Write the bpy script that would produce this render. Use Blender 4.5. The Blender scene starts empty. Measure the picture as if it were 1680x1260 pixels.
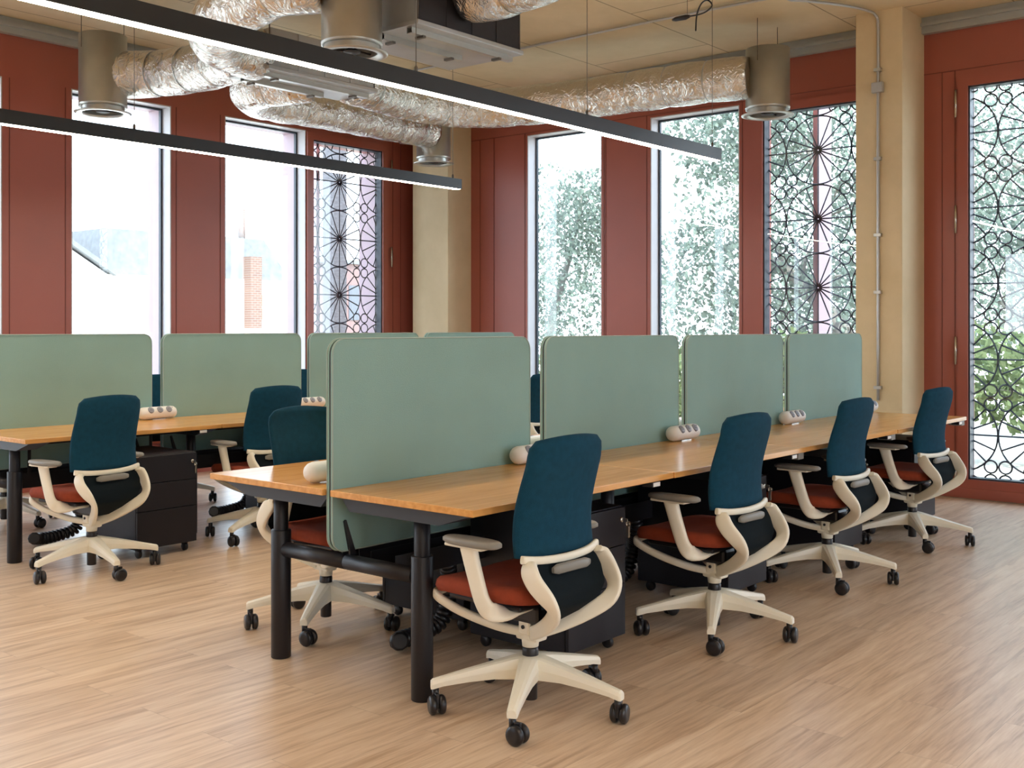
import bpy, bmesh, math, random
from mathutils import Vector, Matrix
random.seed(7)
PI = math.pi
SC = bpy.context.scene
COL = SC.collection

# ------------------------------------------------------------------ camera, world, exposure
cam_d = bpy.data.cameras.new('camera')
cam_d.sensor_width = 36.0
cam_d.lens = 1802.0 / 1680.0 * 36.0
cam_d.shift_y = -0.0545
cam_d.clip_start = 0.05
cam_d.clip_end = 300
cam = bpy.data.objects.new('camera', cam_d)
cam.location = (0, 0, 1.347)
cam.rotation_euler = (PI / 2, 0, math.radians(39.86 - 90))
COL.objects.link(cam)
SC.camera = cam

SC.view_settings.view_transform = 'Standard'
SC.view_settings.look = 'None'
SC.view_settings.gamma = 1
SC.view_settings.use_curve_mapping = False
SC.view_settings.exposure = 0.34
SC.cycles.max_bounces = 10
SC.cycles.diffuse_bounces = 5
SC.cycles.glossy_bounces = 4
SC.cycles.transparent_max_bounces = 24
SC.cycles.use_denoising = True
SC.cycles.caustics_reflective = False
SC.cycles.caustics_refractive = False
SC.cycles.sample_clamp_indirect = 6.0

SKY = 5.6
w = bpy.data.worlds.new('sky')
w.use_nodes = True
SC.world = w
nt = w.node_tree
nt.nodes.clear()
out = nt.nodes.new('ShaderNodeOutputWorld')
bg = nt.nodes.new('ShaderNodeBackground')
tc = nt.nodes.new('ShaderNodeTexCoord')
sx = nt.nodes.new('ShaderNodeSeparateXYZ')
rp = nt.nodes.new('ShaderNodeValToRGB')
nt.links.new(tc.outputs['Generated'], sx.inputs[0])
nt.links.new(sx.outputs['Z'], rp.inputs[0])
rp.color_ramp.elements[0].position = 0.0
rp.color_ramp.elements[0].color = (0.84, 0.92, 1.0, 1)
rp.color_ramp.elements[1].position = 0.9
rp.color_ramp.elements[1].color = (0.60, 0.78, 1.0, 1)
nt.links.new(rp.outputs[0], bg.inputs[0])
bg.inputs[1].default_value = SKY
nt.links.new(bg.outputs[0], out.inputs[0])

sun_d = bpy.data.lights.new('sun', 'SUN')
sun_d.energy = 8.0
sun_d.angle = math.radians(1.5)
sun_d.color = (1.0, 0.93, 0.82)
sun = bpy.data.objects.new('sun', sun_d)
sun.rotation_euler = Vector((0.42, 0.55, -1.0)).to_track_quat('-Z', 'Y').to_euler()
COL.objects.link(sun)

LAMP = 30.0          # pendant diffusers
XW, YW, CZ = 8.98, 8.82, 3.85      # right wall, left wall, ceiling
XB, YB = -4.5, -4.5                # walls behind the camera


def portal(loc, rot, sx_, sy_):
    l = bpy.data.lights.new('window_portal', 'AREA')
    l.shape = 'RECTANGLE'
    l.size = sx_
    l.size_y = sy_
    l.cycles.is_portal = True
    o = bpy.data.objects.new('window_portal', l)
    o.location = loc
    o.rotation_euler = rot
    COL.objects.link(o)


portal((2.2, YW + 0.40, 1.8), (-PI / 2, 0, 0), 13.6, 3.7)
portal((XW + 0.40, 2.2, 1.8), (0, PI / 2, 0), 3.7, 13.6)
portal((XB - 0.3, 2.2, 1.8), (0, -PI / 2, 0), 3.7, 13.6)
portal((2.2, YB - 0.3, 1.8), (PI / 2, 0, 0), 13.6, 3.7)


# ------------------------------------------------------------------ materials
def mat(name, col, rough=0.5, metal=0.0, bump=0.0, bscale=60, vary=0.0, vscale=8, spec=0.5, coat=0.0,
        stretch=None, detail=3, trans=0.0, sheen=0.0):
    m = bpy.data.materials.new(name)
    m.use_nodes = True
    t = m.node_tree
    b = t.nodes['Principled BSDF']
    b.inputs['Base Color'].default_value = (*col, 1)
    b.inputs['Roughness'].default_value = rough
    b.inputs['Metallic'].default_value = metal
    b.inputs['Specular IOR Level'].default_value = spec
    b.inputs['Coat Weight'].default_value = coat
    b.inputs['Sheen Weight'].default_value = sheen
    tcn = t.nodes.new('ShaderNodeTexCoord')
    mp = t.nodes.new('ShaderNodeMapping')
    t.links.new(tcn.outputs['Object'], mp.inputs[0])
    if stretch:
        mp.inputs['Scale'].default_value = stretch
    nz = t.nodes.new('ShaderNodeTexNoise')
    nz.inputs['Scale'].default_value = vscale
    nz.inputs['Detail'].default_value = detail
    t.links.new(mp.outputs[0], nz.inputs['Vector'])
    mr = t.nodes.new('ShaderNodeMapRange')
    mr.inputs[1].default_value = 0.3
    mr.inputs[2].default_value = 0.7
    mr.inputs[3].default_value = 1 - vary
    mr.inputs[4].default_value = 1 + vary
    t.links.new(nz.outputs['Fac'], mr.inputs[0])
    vm = t.nodes.new('ShaderNodeVectorMath')
    vm.operation = 'SCALE'
    vm.inputs[0].default_value = col
    t.links.new(mr.outputs[0], vm.inputs['Scale'])
    t.links.new(vm.outputs[0], b.inputs['Base Color'])
    if bump > 0:
        n2 = t.nodes.new('ShaderNodeTexNoise')
        n2.inputs['Scale'].default_value = bscale
        n2.inputs['Detail'].default_value = 4
        t.links.new(mp.outputs[0], n2.inputs['Vector'])
        bp = t.nodes.new('ShaderNodeBump')
        bp.inputs['Strength'].default_value = bump
        bp.inputs['Distance'].default_value = 0.01
        t.links.new(n2.outputs['Fac'], bp.inputs['Height'])
        t.links.new(bp.outputs[0], b.inputs['Normal'])
    return m


def floor_mat():
    m = bpy.data.materials.new('oak_vinyl_floor')
    m.use_nodes = True
    t = m.node_tree
    b = t.nodes['Principled BSDF']
    tcn = t.nodes.new('ShaderNodeTexCoord')
    br = t.nodes.new('ShaderNodeTexBrick')
    br.offset = 0.37
    br.inputs['Color1'].default_value = (0.0, 0.0, 0.0, 1)
    br.inputs['Color2'].default_value = (1, 1, 1, 1)
    br.inputs['Mortar'].default_value = (0.5, 0.5, 0.5, 1)
    br.inputs['Scale'].default_value = 1
    br.inputs['Mortar Size'].default_value = 0.0008
    br.inputs['Brick Width'].default_value = 1.32
    br.inputs['Row Height'].default_value = 0.185
    t.links.new(tcn.outputs['Object'], br.inputs['Vector'])
    # grain: noise stretched along the planks, shifted per plank
    sh = t.nodes.new('ShaderNodeVectorMath')
    sh.operation = 'MULTIPLY_ADD'
    sh.inputs[1].default_value = (7.0, 3.0, 5.0)
    t.links.new(br.outputs['Color'], sh.inputs[0])
    t.links.new(tcn.outputs['Object'], sh.inputs[2])
    mp = t.nodes.new('ShaderNodeMapping')
    mp.inputs['Scale'].default_value = (0.55, 7.5, 1)
    t.links.new(sh.outputs[0], mp.inputs[0])
    n1 = t.nodes.new('ShaderNodeTexNoise')
    n1.inputs['Scale'].default_value = 2.2
    n1.inputs['Detail'].default_value = 6
    n1.inputs['Distortion'].default_value = 1.2
    t.links.new(mp.outputs[0], n1.inputs['Vector'])
    n2 = t.nodes.new('ShaderNodeTexNoise')
    n2.inputs['Scale'].default_value = 14
    n2.inputs['Detail'].default_value = 5
    t.links.new(mp.outputs[0], n2.inputs['Vector'])
    mx = t.nodes.new('ShaderNodeMix')
    mx.data_type = 'FLOAT'
    mx.inputs[0].default_value = 0.35
    t.links.new(n1.outputs['Fac'], mx.inputs[2])
    t.links.new(n2.outputs['Fac'], mx.inputs[3])
    cr = t.nodes.new('ShaderNodeValToRGB')
    e = cr.color_ramp.elements
    e[0].position = 0.32
    e[0].color = (0.44, 0.285, 0.18, 1)
    e[1].position = 0.68
    e[1].color = (0.78, 0.615, 0.46, 1)
    k = e.new(0.5)
    k.color = (0.655, 0.48, 0.335, 1)
    t.links.new(mx.outputs[0], cr.inputs[0])
    hv = t.nodes.new('ShaderNodeHueSaturation')
    mr = t.nodes.new('ShaderNodeMapRange')
    mr.inputs[3].default_value = 0.96
    mr.inputs[4].default_value = 1.04
    t.links.new(br.outputs['Color'], mr.inputs[0])
    t.links.new(mr.outputs[0], hv.inputs['Value'])
    t.links.new(cr.outputs[0], hv.inputs['Color'])
    # thin seams
    mm = t.nodes.new('ShaderNodeMix')
    mm.data_type = 'RGBA'
    mm.inputs[7].default_value = (0.42, 0.29, 0.20, 1)
    t.links.new(br.outputs['Fac'], mm.inputs[0])
    t.links.new(hv.outputs[0], mm.inputs[6])
    t.links.new(mm.outputs[2], b.inputs['Base Color'])
    b.inputs['Roughness'].default_value = 0.33
    b.inputs['Specular IOR Level'].default_value = 0.45
    bp = t.nodes.new('ShaderNodeBump')
    bp.inputs['Strength'].default_value = 0.12
    bp.inputs['Distance'].default_value = 0.004
    t.links.new(mx.outputs[0], bp.inputs['Height'])
    t.links.new(bp.outputs[0], b.inputs['Normal'])
    return m


def wood_mat():
    m = bpy.data.materials.new('oak_desktop')
    m.use_nodes = True
    t = m.node_tree
    b = t.nodes['Principled BSDF']
    tcn = t.nodes.new('ShaderNodeTexCoord')
    mp = t.nodes.new('ShaderNodeMapping')
    mp.inputs['Scale'].default_value = (1.2, 14, 14)
    t.links.new(tcn.outputs['Object'], mp.inputs[0])
    n1 = t.nodes.new('ShaderNodeTexNoise')
    n1.inputs['Scale'].default_value = 2.5
    n1.inputs['Detail'].default_value = 6
    n1.inputs['Distortion'].default_value = 0.6
    t.links.new(mp.outputs[0], n1.inputs['Vector'])
    cr = t.nodes.new('ShaderNodeValToRGB')
    e = cr.color_ramp.elements
    e[0].position = 0.3
    e[0].color = (0.63, 0.30, 0.085, 1)
    e[1].position = 0.7
    e[1].color = (0.80, 0.42, 0.135, 1)
    t.links.new(n1.outputs['Fac'], cr.inputs[0])
    t.links.new(cr.outputs[0], b.inputs['Base Color'])
    b.inputs['Roughness'].default_value = 0.21
    b.inputs['Specular IOR Level'].default_value = 0.5
    return m


def concrete_mat(name, joints=True):
    m = bpy.data.materials.new(name)
    m.use_nodes = True
    t = m.node_tree
    b = t.nodes['Principled BSDF']
    tcn = t.nodes.new('ShaderNodeTexCoord')
    n1 = t.nodes.new('ShaderNodeTexNoise')
    n1.inputs['Scale'].default_value = 1.6
    n1.inputs['Detail'].default_value = 8
    n1.inputs['Roughness'].default_value = 0.65
    t.links.new(tcn.outputs['Object'], n1.inputs['Vector'])
    cr = t.nodes.new('ShaderNodeValToRGB')
    e = cr.color_ramp.elements
    e[0].position = 0.3
    e[0].color = (0.66, 0.53, 0.32, 1)
    e[1].position = 0.7
    e[1].color = (0.78, 0.64, 0.42, 1)
    t.links.new(n1.outputs['Fac'], cr.inputs[0])
    last = cr.outputs[0]
    if joints:
        br = t.nodes.new('ShaderNodeTexBrick')
        br.offset = 0.5
        br.inputs['Scale'].default_value = 1
        br.inputs['Mortar Size'].default_value = 0.006
        br.inputs['Brick Width'].default_value = 2.44
        br.inputs['Row Height'].default_value = 1.22
        t.links.new(tcn.outputs['Object'], br.inputs['Vector'])
        mm = t.nodes.new('ShaderNodeMix')
        mm.data_type = 'RGBA'
        mm.inputs[7].default_value = (0.33, 0.245, 0.14, 1)
        t.links.new(br.outputs['Fac'], mm.inputs[0])
        t.links.new(last, mm.inputs[6])
        last = mm.outputs[2]
    t.links.new(last, b.inputs['Base Color'])
    b.inputs['Roughness'].default_value = 0.75
    bp = t.nodes.new('ShaderNodeBump')
    bp.inputs['Strength'].default_value = 0.15
    bp.inputs['Distance'].default_value = 0.01
    t.links.new(n1.outputs['Fac'], bp.inputs['Height'])
    t.links.new(bp.outputs[0], b.inputs['Normal'])
    return m


def foil_mat():
    m = bpy.data.materials.new('crumpled_foil')
    m.use_nodes = True
    t = m.node_tree
    b = t.nodes['Principled BSDF']
    b.inputs['Base Color'].default_value = (0.78, 0.74, 0.69, 1)
    b.inputs['Metallic'].default_value = 1
    b.inputs['Roughness'].default_value = 0.16
    tcn = t.nodes.new('ShaderNodeTexCoord')
    v = t.nodes.new('ShaderNodeTexVoronoi')
    v.inputs['Scale'].default_value = 7
    v.inputs['Randomness'].default_value = 1.0
    t.links.new(tcn.outputs['Object'], v.inputs['Vector'])
    n = t.nodes.new('ShaderNodeTexNoise')
    n.inputs['Scale'].default_value = 14
    n.inputs['Detail'].default_value = 5
    n.inputs['Distortion'].default_value = 2.5
    t.links.new(tcn.outputs['Object'], n.inputs['Vector'])
    ad = t.nodes.new('ShaderNodeMath')
    ad.operation = 'ADD'
    t.links.new(v.outputs['Distance'], ad.inputs[0])
    t.links.new(n.outputs['Fac'], ad.inputs[1])
    bp = t.nodes.new('ShaderNodeBump')
    bp.inputs['Strength'].default_value = 0.75
    bp.inputs['Distance'].default_value = 0.026
    t.links.new(ad.outputs[0], bp.inputs['Height'])
    t.links.new(bp.outputs[0], b.inputs['Normal'])
    return m


def glass_mat():
    m = bpy.data.materials.new('window_glass')
    m.use_nodes = True
    t = m.node_tree
    t.nodes.clear()
    o = t.nodes.new('ShaderNodeOutputMaterial')
    mx = t.nodes.new('ShaderNodeMixShader')
    tr = t.nodes.new('ShaderNodeBsdfTransparent')
    tr.inputs[0].default_value = (0.93, 0.96, 0.97, 1)
    gl = t.nodes.new('ShaderNodeBsdfGlossy')
    gl.inputs['Roughness'].default_value = 0.01
    ge = t.nodes.new('ShaderNodeNewGeometry')
    dt = t.nodes.new('ShaderNodeVectorMath')
    dt.operation = 'DOT_PRODUCT'
    t.links.new(ge.outputs['Normal'], dt.inputs[0])
    t.links.new(ge.outputs['Incoming'], dt.inputs[1])
    ab = t.nodes.new('ShaderNodeMath')
    ab.operation = 'ABSOLUTE'
    t.links.new(dt.outputs['Value'], ab.inputs[0])
    om = t.nodes.new('ShaderNodeMath')
    om.operation = 'SUBTRACT'
    om.inputs[0].default_value = 1.0
    t.links.new(ab.outputs[0], om.inputs[1])
    pw = t.nodes.new('ShaderNodeMath')
    pw.operation = 'POWER'
    pw.inputs[1].default_value = 5.0
    t.links.new(om.outputs[0], pw.inputs[0])
    ma = t.nodes.new('ShaderNodeMath')
    ma.operation = 'MULTIPLY_ADD'
    ma.inputs[1].default_value = 0.95
    ma.inputs[2].default_value = 0.05
    t.links.new(pw.outputs[0], ma.inputs[0])
    t.links.new(ma.outputs[0], mx.inputs[0])
    t.links.new(tr.outputs[0], mx.inputs[1])
    t.links.new(gl.outputs[0], mx.inputs[2])
    t.links.new(mx.outputs[0], o.inputs[0])
    return m


def emit_mat(name, col, s):
    m = bpy.data.materials.new(name)
    m.use_nodes = True
    t = m.node_tree
    t.nodes.clear()
    o = t.nodes.new('ShaderNodeOutputMaterial')
    e = t.nodes.new('ShaderNodeEmission')
    e.inputs[0].default_value = (*col, 1)
    e.inputs[1].default_value = s
    t.links.new(e.outputs[0], o.inputs[0])
    return m


def leaf_mat(name, col):
    m = bpy.data.materials.new(name)
    m.use_nodes = True
    t = m.node_tree
    t.nodes.clear()
    o = t.nodes.new('ShaderNodeOutputMaterial')
    mx = t.nodes.new('ShaderNodeMixShader')
    mx.inputs[0].default_value = 0.45
    d = t.nodes.new('ShaderNodeBsdfDiffuse')
    tl = t.nodes.new('ShaderNodeBsdfTranslucent')
    gi = t.nodes.new('ShaderNodeNewGeometry')
    hs = t.nodes.new('ShaderNodeHueSaturation')
    hs.inputs['Color'].default_value = (*col, 1)
    mr = t.nodes.new('ShaderNodeMapRange')
    mr.inputs[3].default_value = 0.55
    mr.inputs[4].default_value = 1.35
    t.links.new(gi.outputs['Random Per Island'], mr.inputs[0])
    t.links.new(mr.outputs[0], hs.inputs['Value'])
    t.links.new(hs.outputs[0], d.inputs[0])
    t.links.new(hs.outputs[0], tl.inputs[0])
    t.links.new(d.outputs[0], mx.inputs[1])
    t.links.new(tl.outputs[0], mx.inputs[2])
    t.links.new(mx.outputs[0], o.inputs[0])
    return m


def brick_mat():
    m = bpy.data.materials.new('brickwork')
    m.use_nodes = True
    t = m.node_tree
    b = t.nodes['Principled BSDF']
    tcn = t.nodes.new('ShaderNodeTexCoord')
    mp = t.nodes.new('ShaderNodeMapping')
    mp.inputs['Rotation'].default_value = (PI / 2, 0, 0)
    br = t.nodes.new('ShaderNodeTexBrick')
    br.inputs['Color1'].default_value = (0.17, 0.10, 0.08, 1)
    br.inputs['Color2'].default_value = (0.20, 0.12, 0.09, 1)
    br.inputs['Mortar'].default_value = (0.24, 0.21, 0.19, 1)
    br.inputs['Scale'].default_value = 1
    br.inputs['Brick Width'].default_value = 0.22
    br.inputs['Row Height'].default_value = 0.075
    br.inputs['Mortar Size'].default_value = 0.008
    t.links.new(tcn.outputs['Object'], mp.inputs[0])
    t.links.new(mp.outputs[0], br.inputs['Vector'])
    t.links.new(br.outputs[0], b.inputs['Base Color'])
    b.inputs['Roughness'].default_value = 0.9
    return m


M = {}
M['floor'] = floor_mat()
M['wood'] = wood_mat()
M['ceiling'] = concrete_mat('concrete_ceiling')
M['concrete'] = concrete_mat('concrete_column', False)
M['foil'] = foil_mat()
M['glass'] = glass_mat()
M['red'] = mat('red_brown_metal_panel', (0.38, 0.105, 0.075), 0.33, bump=0.03, bscale=3, vary=0.03, vscale=2)
M['red_dark'] = mat('red_brown_panel_joint', (0.20, 0.050, 0.036), 0.5)
M['jamb'] = mat('pale_grey_window_lining', (0.62, 0.60, 0.63), 0.4, vary=0.02)
M['gasket'] = mat('dark_window_frame', (0.035, 0.045, 0.065), 0.4)
M['band'] = mat('grey_ceiling_channel', (0.42, 0.44, 0.43), 0.45, metal=0.2, vary=0.05)
M['plaster'] = mat('beige_plaster', (0.36, 0.30, 0.24), 0.8, bump=0.05)
M['galv'] = mat('galvanised_steel', (0.55, 0.55, 0.52), 0.36, metal=0.75, vary=0.08, vscale=5, bump=0.04, bscale=14)
M['galv_tray'] = mat('galvanised_tray', (0.52, 0.53, 0.54), 0.42, metal=0.6, vary=0.05)
M['dark_unit'] = mat('black_insulation', (0.022, 0.019, 0.024), 0.6, bump=0.2, bscale=20)
M['black'] = mat('black_powder_coat', (0.013, 0.012, 0.016), 0.42, bump=0.05, bscale=300, spec=0.4)
M['blackmetal'] = mat('black_pedestal_metal', (0.011, 0.010, 0.015), 0.42, bump=0.04, bscale=300, spec=0.35)
M['anthracite'] = mat('dark_tray_metal', (0.035, 0.042, 0.055), 0.45)
M['lamp_body'] = mat('black_lamp_profile', (0.018, 0.020, 0.024), 0.32, spec=0.5)
M['led'] = emit_mat('led_diffuser', (1.0, 0.88, 0.70), LAMP)
M['wire'] = mat('steel_wire', (0.16, 0.14, 0.12), 0.4, metal=0.7)
M['screen'] = mat('sage_green_felt', (0.255, 0.415, 0.380), 0.95, bump=0.25, bscale=420, vary=0.05, vscale=3, sheen=0.2)
M['edge'] = mat('pale_screen_piping', (0.33, 0.42, 0.38), 0.6)
M['teal'] = mat('teal_blue_fabric', (0.005, 0.048, 0.088), 0.9, bump=0.35, bscale=500, vary=0.10, vscale=40, spec=0.2)
M['mesh'] = mat('black_back_mesh', (0.006, 0.011, 0.015), 0.9, spec=0.15, bump=0.3, bscale=600)
M['rust'] = mat('rust_orange_fabric', (0.27, 0.040, 0.012), 0.9, bump=0.3, bscale=450, vary=0.10, vscale=40)
M['cream'] = mat('off_white_plastic', (0.86, 0.82, 0.70), 0.38, bump=0.02, bscale=200)
M['greypad'] = mat('grey_plastic_pad', (0.23, 0.22, 0.20), 0.45, bump=0.05, bscale=400)
M['blkplastic'] = mat('black_plastic', (0.014, 0.013, 0.016), 0.30)
M['steel'] = mat('polished_steel', (0.62, 0.60, 0.55), 0.25, metal=1.0)
M['white'] = mat('white_plastic', (0.78, 0.77, 0.74), 0.35)
M['outlet'] = mat('grey_outlet_face', (0.25, 0.26, 0.30), 0.5)
M['lattice'] = mat('dark_lattice_bar', (0.030, 0.034, 0.050), 0.5)
M['fin'] = mat('glare_paled_red_lining', (0.50, 0.37, 0.42), 0.5, vary=0.03)  # red metal outside, with the daylight glare put into its colour as pale lilac
M['leaf_a'] = leaf_mat('grey_green_leaf', (0.20, 0.245, 0.205))
M['leaf_b'] = leaf_mat('yellow_green_leaf', (0.19, 0.24, 0.12))
M['leaf_c'] = leaf_mat('russet_leaf', (0.45, 0.20, 0.12))
M['bark'] = mat('grey_bark', (0.20, 0.19, 0.17), 0.9, bump=0.6, bscale=20, vary=0.2)
M['ground'] = mat('pale_gravel_ground', (0.55, 0.52, 0.45), 0.95, bump=0.3, bscale=30, vary=0.25, vscale=1.2)
M['render_white'] = mat('white_render', (0.80, 0.79, 0.76), 0.8)
M['slate'] = mat('slate_roof', (0.17, 0.18, 0.19), 0.7, vary=0.15, vscale=6)
M['brick'] = brick_mat()
M['dirtyglass'] = mat('far_window_pane', (0.42, 0.34, 0.18), 0.3)


# ------------------------------------------------------------------ geometry helpers
class MB:
    def __init__(s):
        s.v = []
        s.f = []
        s.sm = []

    def add(s, vs, fs, smooth=False):
        n = len(s.v)
        s.v += [tuple(v) for v in vs]
        for f in fs:
            s.f.append(tuple(i + n for i in f))
            s.sm.append(smooth)
        return s

    def box(s, x0, x1, y0, y1, z0, z1, T=None):
        vs = [Vector((x, y, z)) for z in (z0, z1) for y in (y0, y1) for x in (x0, x1)]
        if T is not None:
            vs = [T @ v for v in vs]
        return s.add(vs, [(0, 2, 3, 1), (4, 5, 7, 6), (0, 1, 5, 4), (2, 6, 7, 3), (0, 4, 6, 2), (1, 3, 7, 5)])

    def bbox(s, x0, x1, y0, y1, z0, z1, b=0.005, seg=2, T=None):
        """box with bevelled edges"""
        bm = bmesh.new()
        bmesh.ops.create_cube(bm, size=1)
        for v in bm.verts:
            v.co = Vector((x0 + (v.co.x + .5) * (x1 - x0), y0 + (v.co.y + .5) * (y1 - y0), z0 + (v.co.z + .5) * (z1 - z0)))
        bmesh.ops.bevel(bm, geom=bm.edges[:], offset=b, segments=seg, affect='EDGES', profile=0.5)
        bm.verts.index_update()
        vs = [(T @ v.co if T is not None else v.co.copy()) for v in bm.verts]
        fs = [tuple(v.index for v in f.verts) for f in bm.faces]
        bm.free()
        return s.add(vs, fs)

    def tube(s, pts, r, n=12, closed=False, ref=(0, 0, 1), r2=None, sq=2.0, smooth=True, caps=True):
        """sweep an ellipse / superellipse; r across `ref x tangent`, r2 along ref"""
        P = [Vector(p) for p in pts]
        K = len(P)
        ref = Vector(ref)
        vs = []
        prev = None
        for i, p in enumerate(P):
            if closed:
                t = (P[(i + 1) % K] - P[i - 1]).normalized()
            else:
                t = (P[min(i + 1, K - 1)] - P[max(i - 1, 0)]).normalized()
            a = ref.cross(t)
            if a.length < 1e-3:
                a = prev if prev is not None else Vector((1, 0, 0)).cross(t)
            a.normalize()
            if prev is not None and r2 is None and a.dot(prev) < 0:
                a = -a
            prev = a
            b = t.cross(a).normalized()
            ra = r[i] if isinstance(r, (list, tuple)) else r
            rb = ra if r2 is None else (r2[i] if isinstance(r2, (list, tuple)) else r2)
            for k in range(n):
                q = 2 * PI * k / n
                c, d = math.cos(q), math.sin(q)
                c = math.copysign(abs(c) ** (2 / sq), c)
                d = math.copysign(abs(d) ** (2 / sq), d)
                vs.append(p + a * (ra * c) + b * (rb * d))
        fs = []
        for i in range(K if closed else K - 1):
            j = (i + 1) % K
            for k in range(n):
                l = (k + 1) % n
                fs.append((i * n + k, i * n + l, j * n + l, j * n + k))
        s.add(vs, fs, smooth)
        if not closed and caps:
            base = len(s.v) - len(vs)
            s.f.append(tuple(base + k for k in reversed(range(n))))
            s.sm.append(False)
            s.f.append(tuple(base + (K - 1) * n + k for k in range(n)))
            s.sm.append(False)
        return s

    def lathe(s, prof, n=24, T=None, smooth=True):
        """prof [(r, z)] revolved about z"""
        vs = []
        for (r, z) in prof:
            for k in range(n):
                q = 2 * PI * k / n
                v = Vector((r * math.cos(q), r * math.sin(q), z))
                vs.append(T @ v if T is not None else v)
        fs = []
        for i in range(len(prof) - 1):
            for k in range(n):
                l = (k + 1) % n
                fs.append((i * n + k, i * n + l, (i + 1) * n + l, (i + 1) * n + k))
        s.add(vs, fs, smooth)
        return s

    def prism(s, poly, axis, a0, a1, T=None):
        """polygon (2D) extruded along axis; 2D coords fill the remaining axes in order"""
        def P(u, v, a):
            c = {'X': (a, u, v), 'Y': (u, a, v), 'Z': (u, v, a)}[axis]
            c = Vector(c)
            return T @ c if T is not None else c
        n = len(poly)
        vs = [P(u, v, a0) for u, v in poly] + [P(u, v, a1) for u, v in poly]
        fs = [tuple(range(n))[::-1], tuple(range(n, 2 * n))]
        for i in range(n):
            j = (i + 1) % n
            fs.append((i, j, n + j, n + i))
        return s.add(vs, fs)

    def build(s, name, m, parent=None, loc=None):
        me = bpy.data.meshes.new(name)
        me.from_pydata(s.v, [], s.f)
        me.polygons.foreach_set('use_smooth', s.sm)
        bm = bmesh.new()
        bm.from_mesh(me)
        bmesh.ops.recalc_face_normals(bm, faces=bm.faces)
        bm.to_mesh(me)
        bm.free()
        me.materials.append(M[m] if isinstance(m, str) else m)
        o = bpy.data.objects.new(name, me)
        COL.objects.link(o)
        if parent:
            o.parent = parent
        if loc:
            o.location = loc
        return o


def smooth_path(pts, sub=6, closed=False):
    P = [Vector(p) for p in pts]
    K = len(P)
    res = []
    rng = range(K) if closed else range(K - 1)
    for i in rng:
        if closed:
            p0, p1, p2, p3 = P[i - 1], P[i], P[(i + 1) % K], P[(i + 2) % K]
        else:
            p0, p1, p2, p3 = P[max(i - 1, 0)], P[i], P[i + 1], P[min(i + 2, K - 1)]
        for k in range(sub):
            t = k / sub
            res.append(0.5 * ((2 * p1) + (p2 - p0) * t + (2 * p0 - 5 * p1 + 4 * p2 - p3) * t * t
                              + (-p0 + 3 * p1 - 3 * p2 + p3) * t ** 3))
    if not closed:
        res.append(P[-1])
    return res


def lerp_list(vals, n):
    o = []
    for i in range(n):
        t = i / (n - 1) * (len(vals) - 1)
        k = min(int(t), len(vals) - 2)
        o.append(vals[k] + (vals[k + 1] - vals[k]) * (t - k))
    return o


def tag(o, label=None, cat=None, group=None, kind=None):
    if label:
        o['label'] = label
    if cat:
        o['category'] = cat
    if group:
        o['group'] = group
    if kind:
        o['kind'] = kind
    return o


def thing(name, label, cat, loc=(0, 0, 0), rz=0, group=None):
    o = bpy.data.objects.new(name, None)
    o.empty_display_size = 0.1
    COL.objects.link(o)
    o.location = loc
    o.rotation_euler = (0, 0, rz)
    return tag(o, label, cat, group)


def dup(src, loc=None, rz=None, label=None, group=None):
    r = src.copy()
    COL.objects.link(r)
    if loc is not None:
        r.location = loc
    if rz is not None:
        r.rotation_euler = (0, 0, rz)
    if label:
        r['label'] = label
    if group:
        r['group'] = group

    def rec(a, b):
        for ch in list(a.children):
            c = ch.copy()
            COL.objects.link(c)
            c.parent = b
            rec(ch, c)
    rec(src, r)
    return r


def structure(mb, name, m, label, cat):
    o = mb.build(name, m)
    return tag(o, label, cat, kind='structure')


# ------------------------------------------------------------------ room shell
b = MB()
b.box(XB, XW + 0.16, YB, YW + 0.30, -0.12, 0.0)
structure(b, 'floor', 'floor', 'pale oak vinyl plank floor under the desk benches', 'floor')
b = MB()
b.box(XB, XW + 0.34, YB, YW + 0.34, CZ, CZ + 0.3)
structure(b, 'ceiling', 'ceiling', 'bare tan concrete ceiling with board joints and services', 'ceiling')

HEAD = 3.375       # window heads
WT = 0.30          # wall thickness (glass at +.14)
GL = 0.14


def wall_pieces(axis, plane, spans, lo, hi):
    """red metal wall along one axis at plane, with full height openings `spans` (a0,a1,z0,z1)"""
    b_ = MB()

    def bx(a0, a1, z0, z1, t0=0, t1=(GL + 0.02 if plane == XW else WT)):
        if a1 - a0 < 1e-4 or z1 - z0 < 1e-4:
            return
        if axis == 'Y':     # wall plane Y=plane, runs along X
            b_.box(a0, a1, plane + t0, plane + t1, z0, z1)
        else:
            b_.box(plane + t0, plane + t1, a0, a1, z0, z1)
    cur = lo
    for (a0, a1, z0, z1) in sorted(spans):
        bx(cur, a0, 0, CZ)
        bx(a0, a1, 0, z0)
        bx(a0, a1, z1, CZ)
        cur = a1
    bx(cur, hi, 0, CZ)
    return b_


# openings: left wall (runs along X)
L_OPEN = [(4.745 - 1.5495 * k, 5.707 - 1.5495 * k, 0.08, HEAD) for k in (5, 4, 3, 2, 1, 0)] + [(6.289, 7.275, 0.08, HEAD)]
L_LAT = (7.355, 8.34, 0.15, 3.29)
R_OPEN = [(6.334, 7.289, 0.08, HEAD), (4.808, 5.761, 0.08, HEAD)]
R_LAT = (3.60, 4.575, 0.15, 3.27)
R_DOOR = (1.82, 2.80, 0.15, 3.265)
R_MORE = [(-0.05, 0.9, 0.08, HEAD), (-1.58, -0.63, 0.08, HEAD), (-3.1, -2.15, 0.08, HEAD)]

wl = wall_pieces('Y', YW, L_OPEN + [L_LAT], XB, XW + WT)
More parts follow.
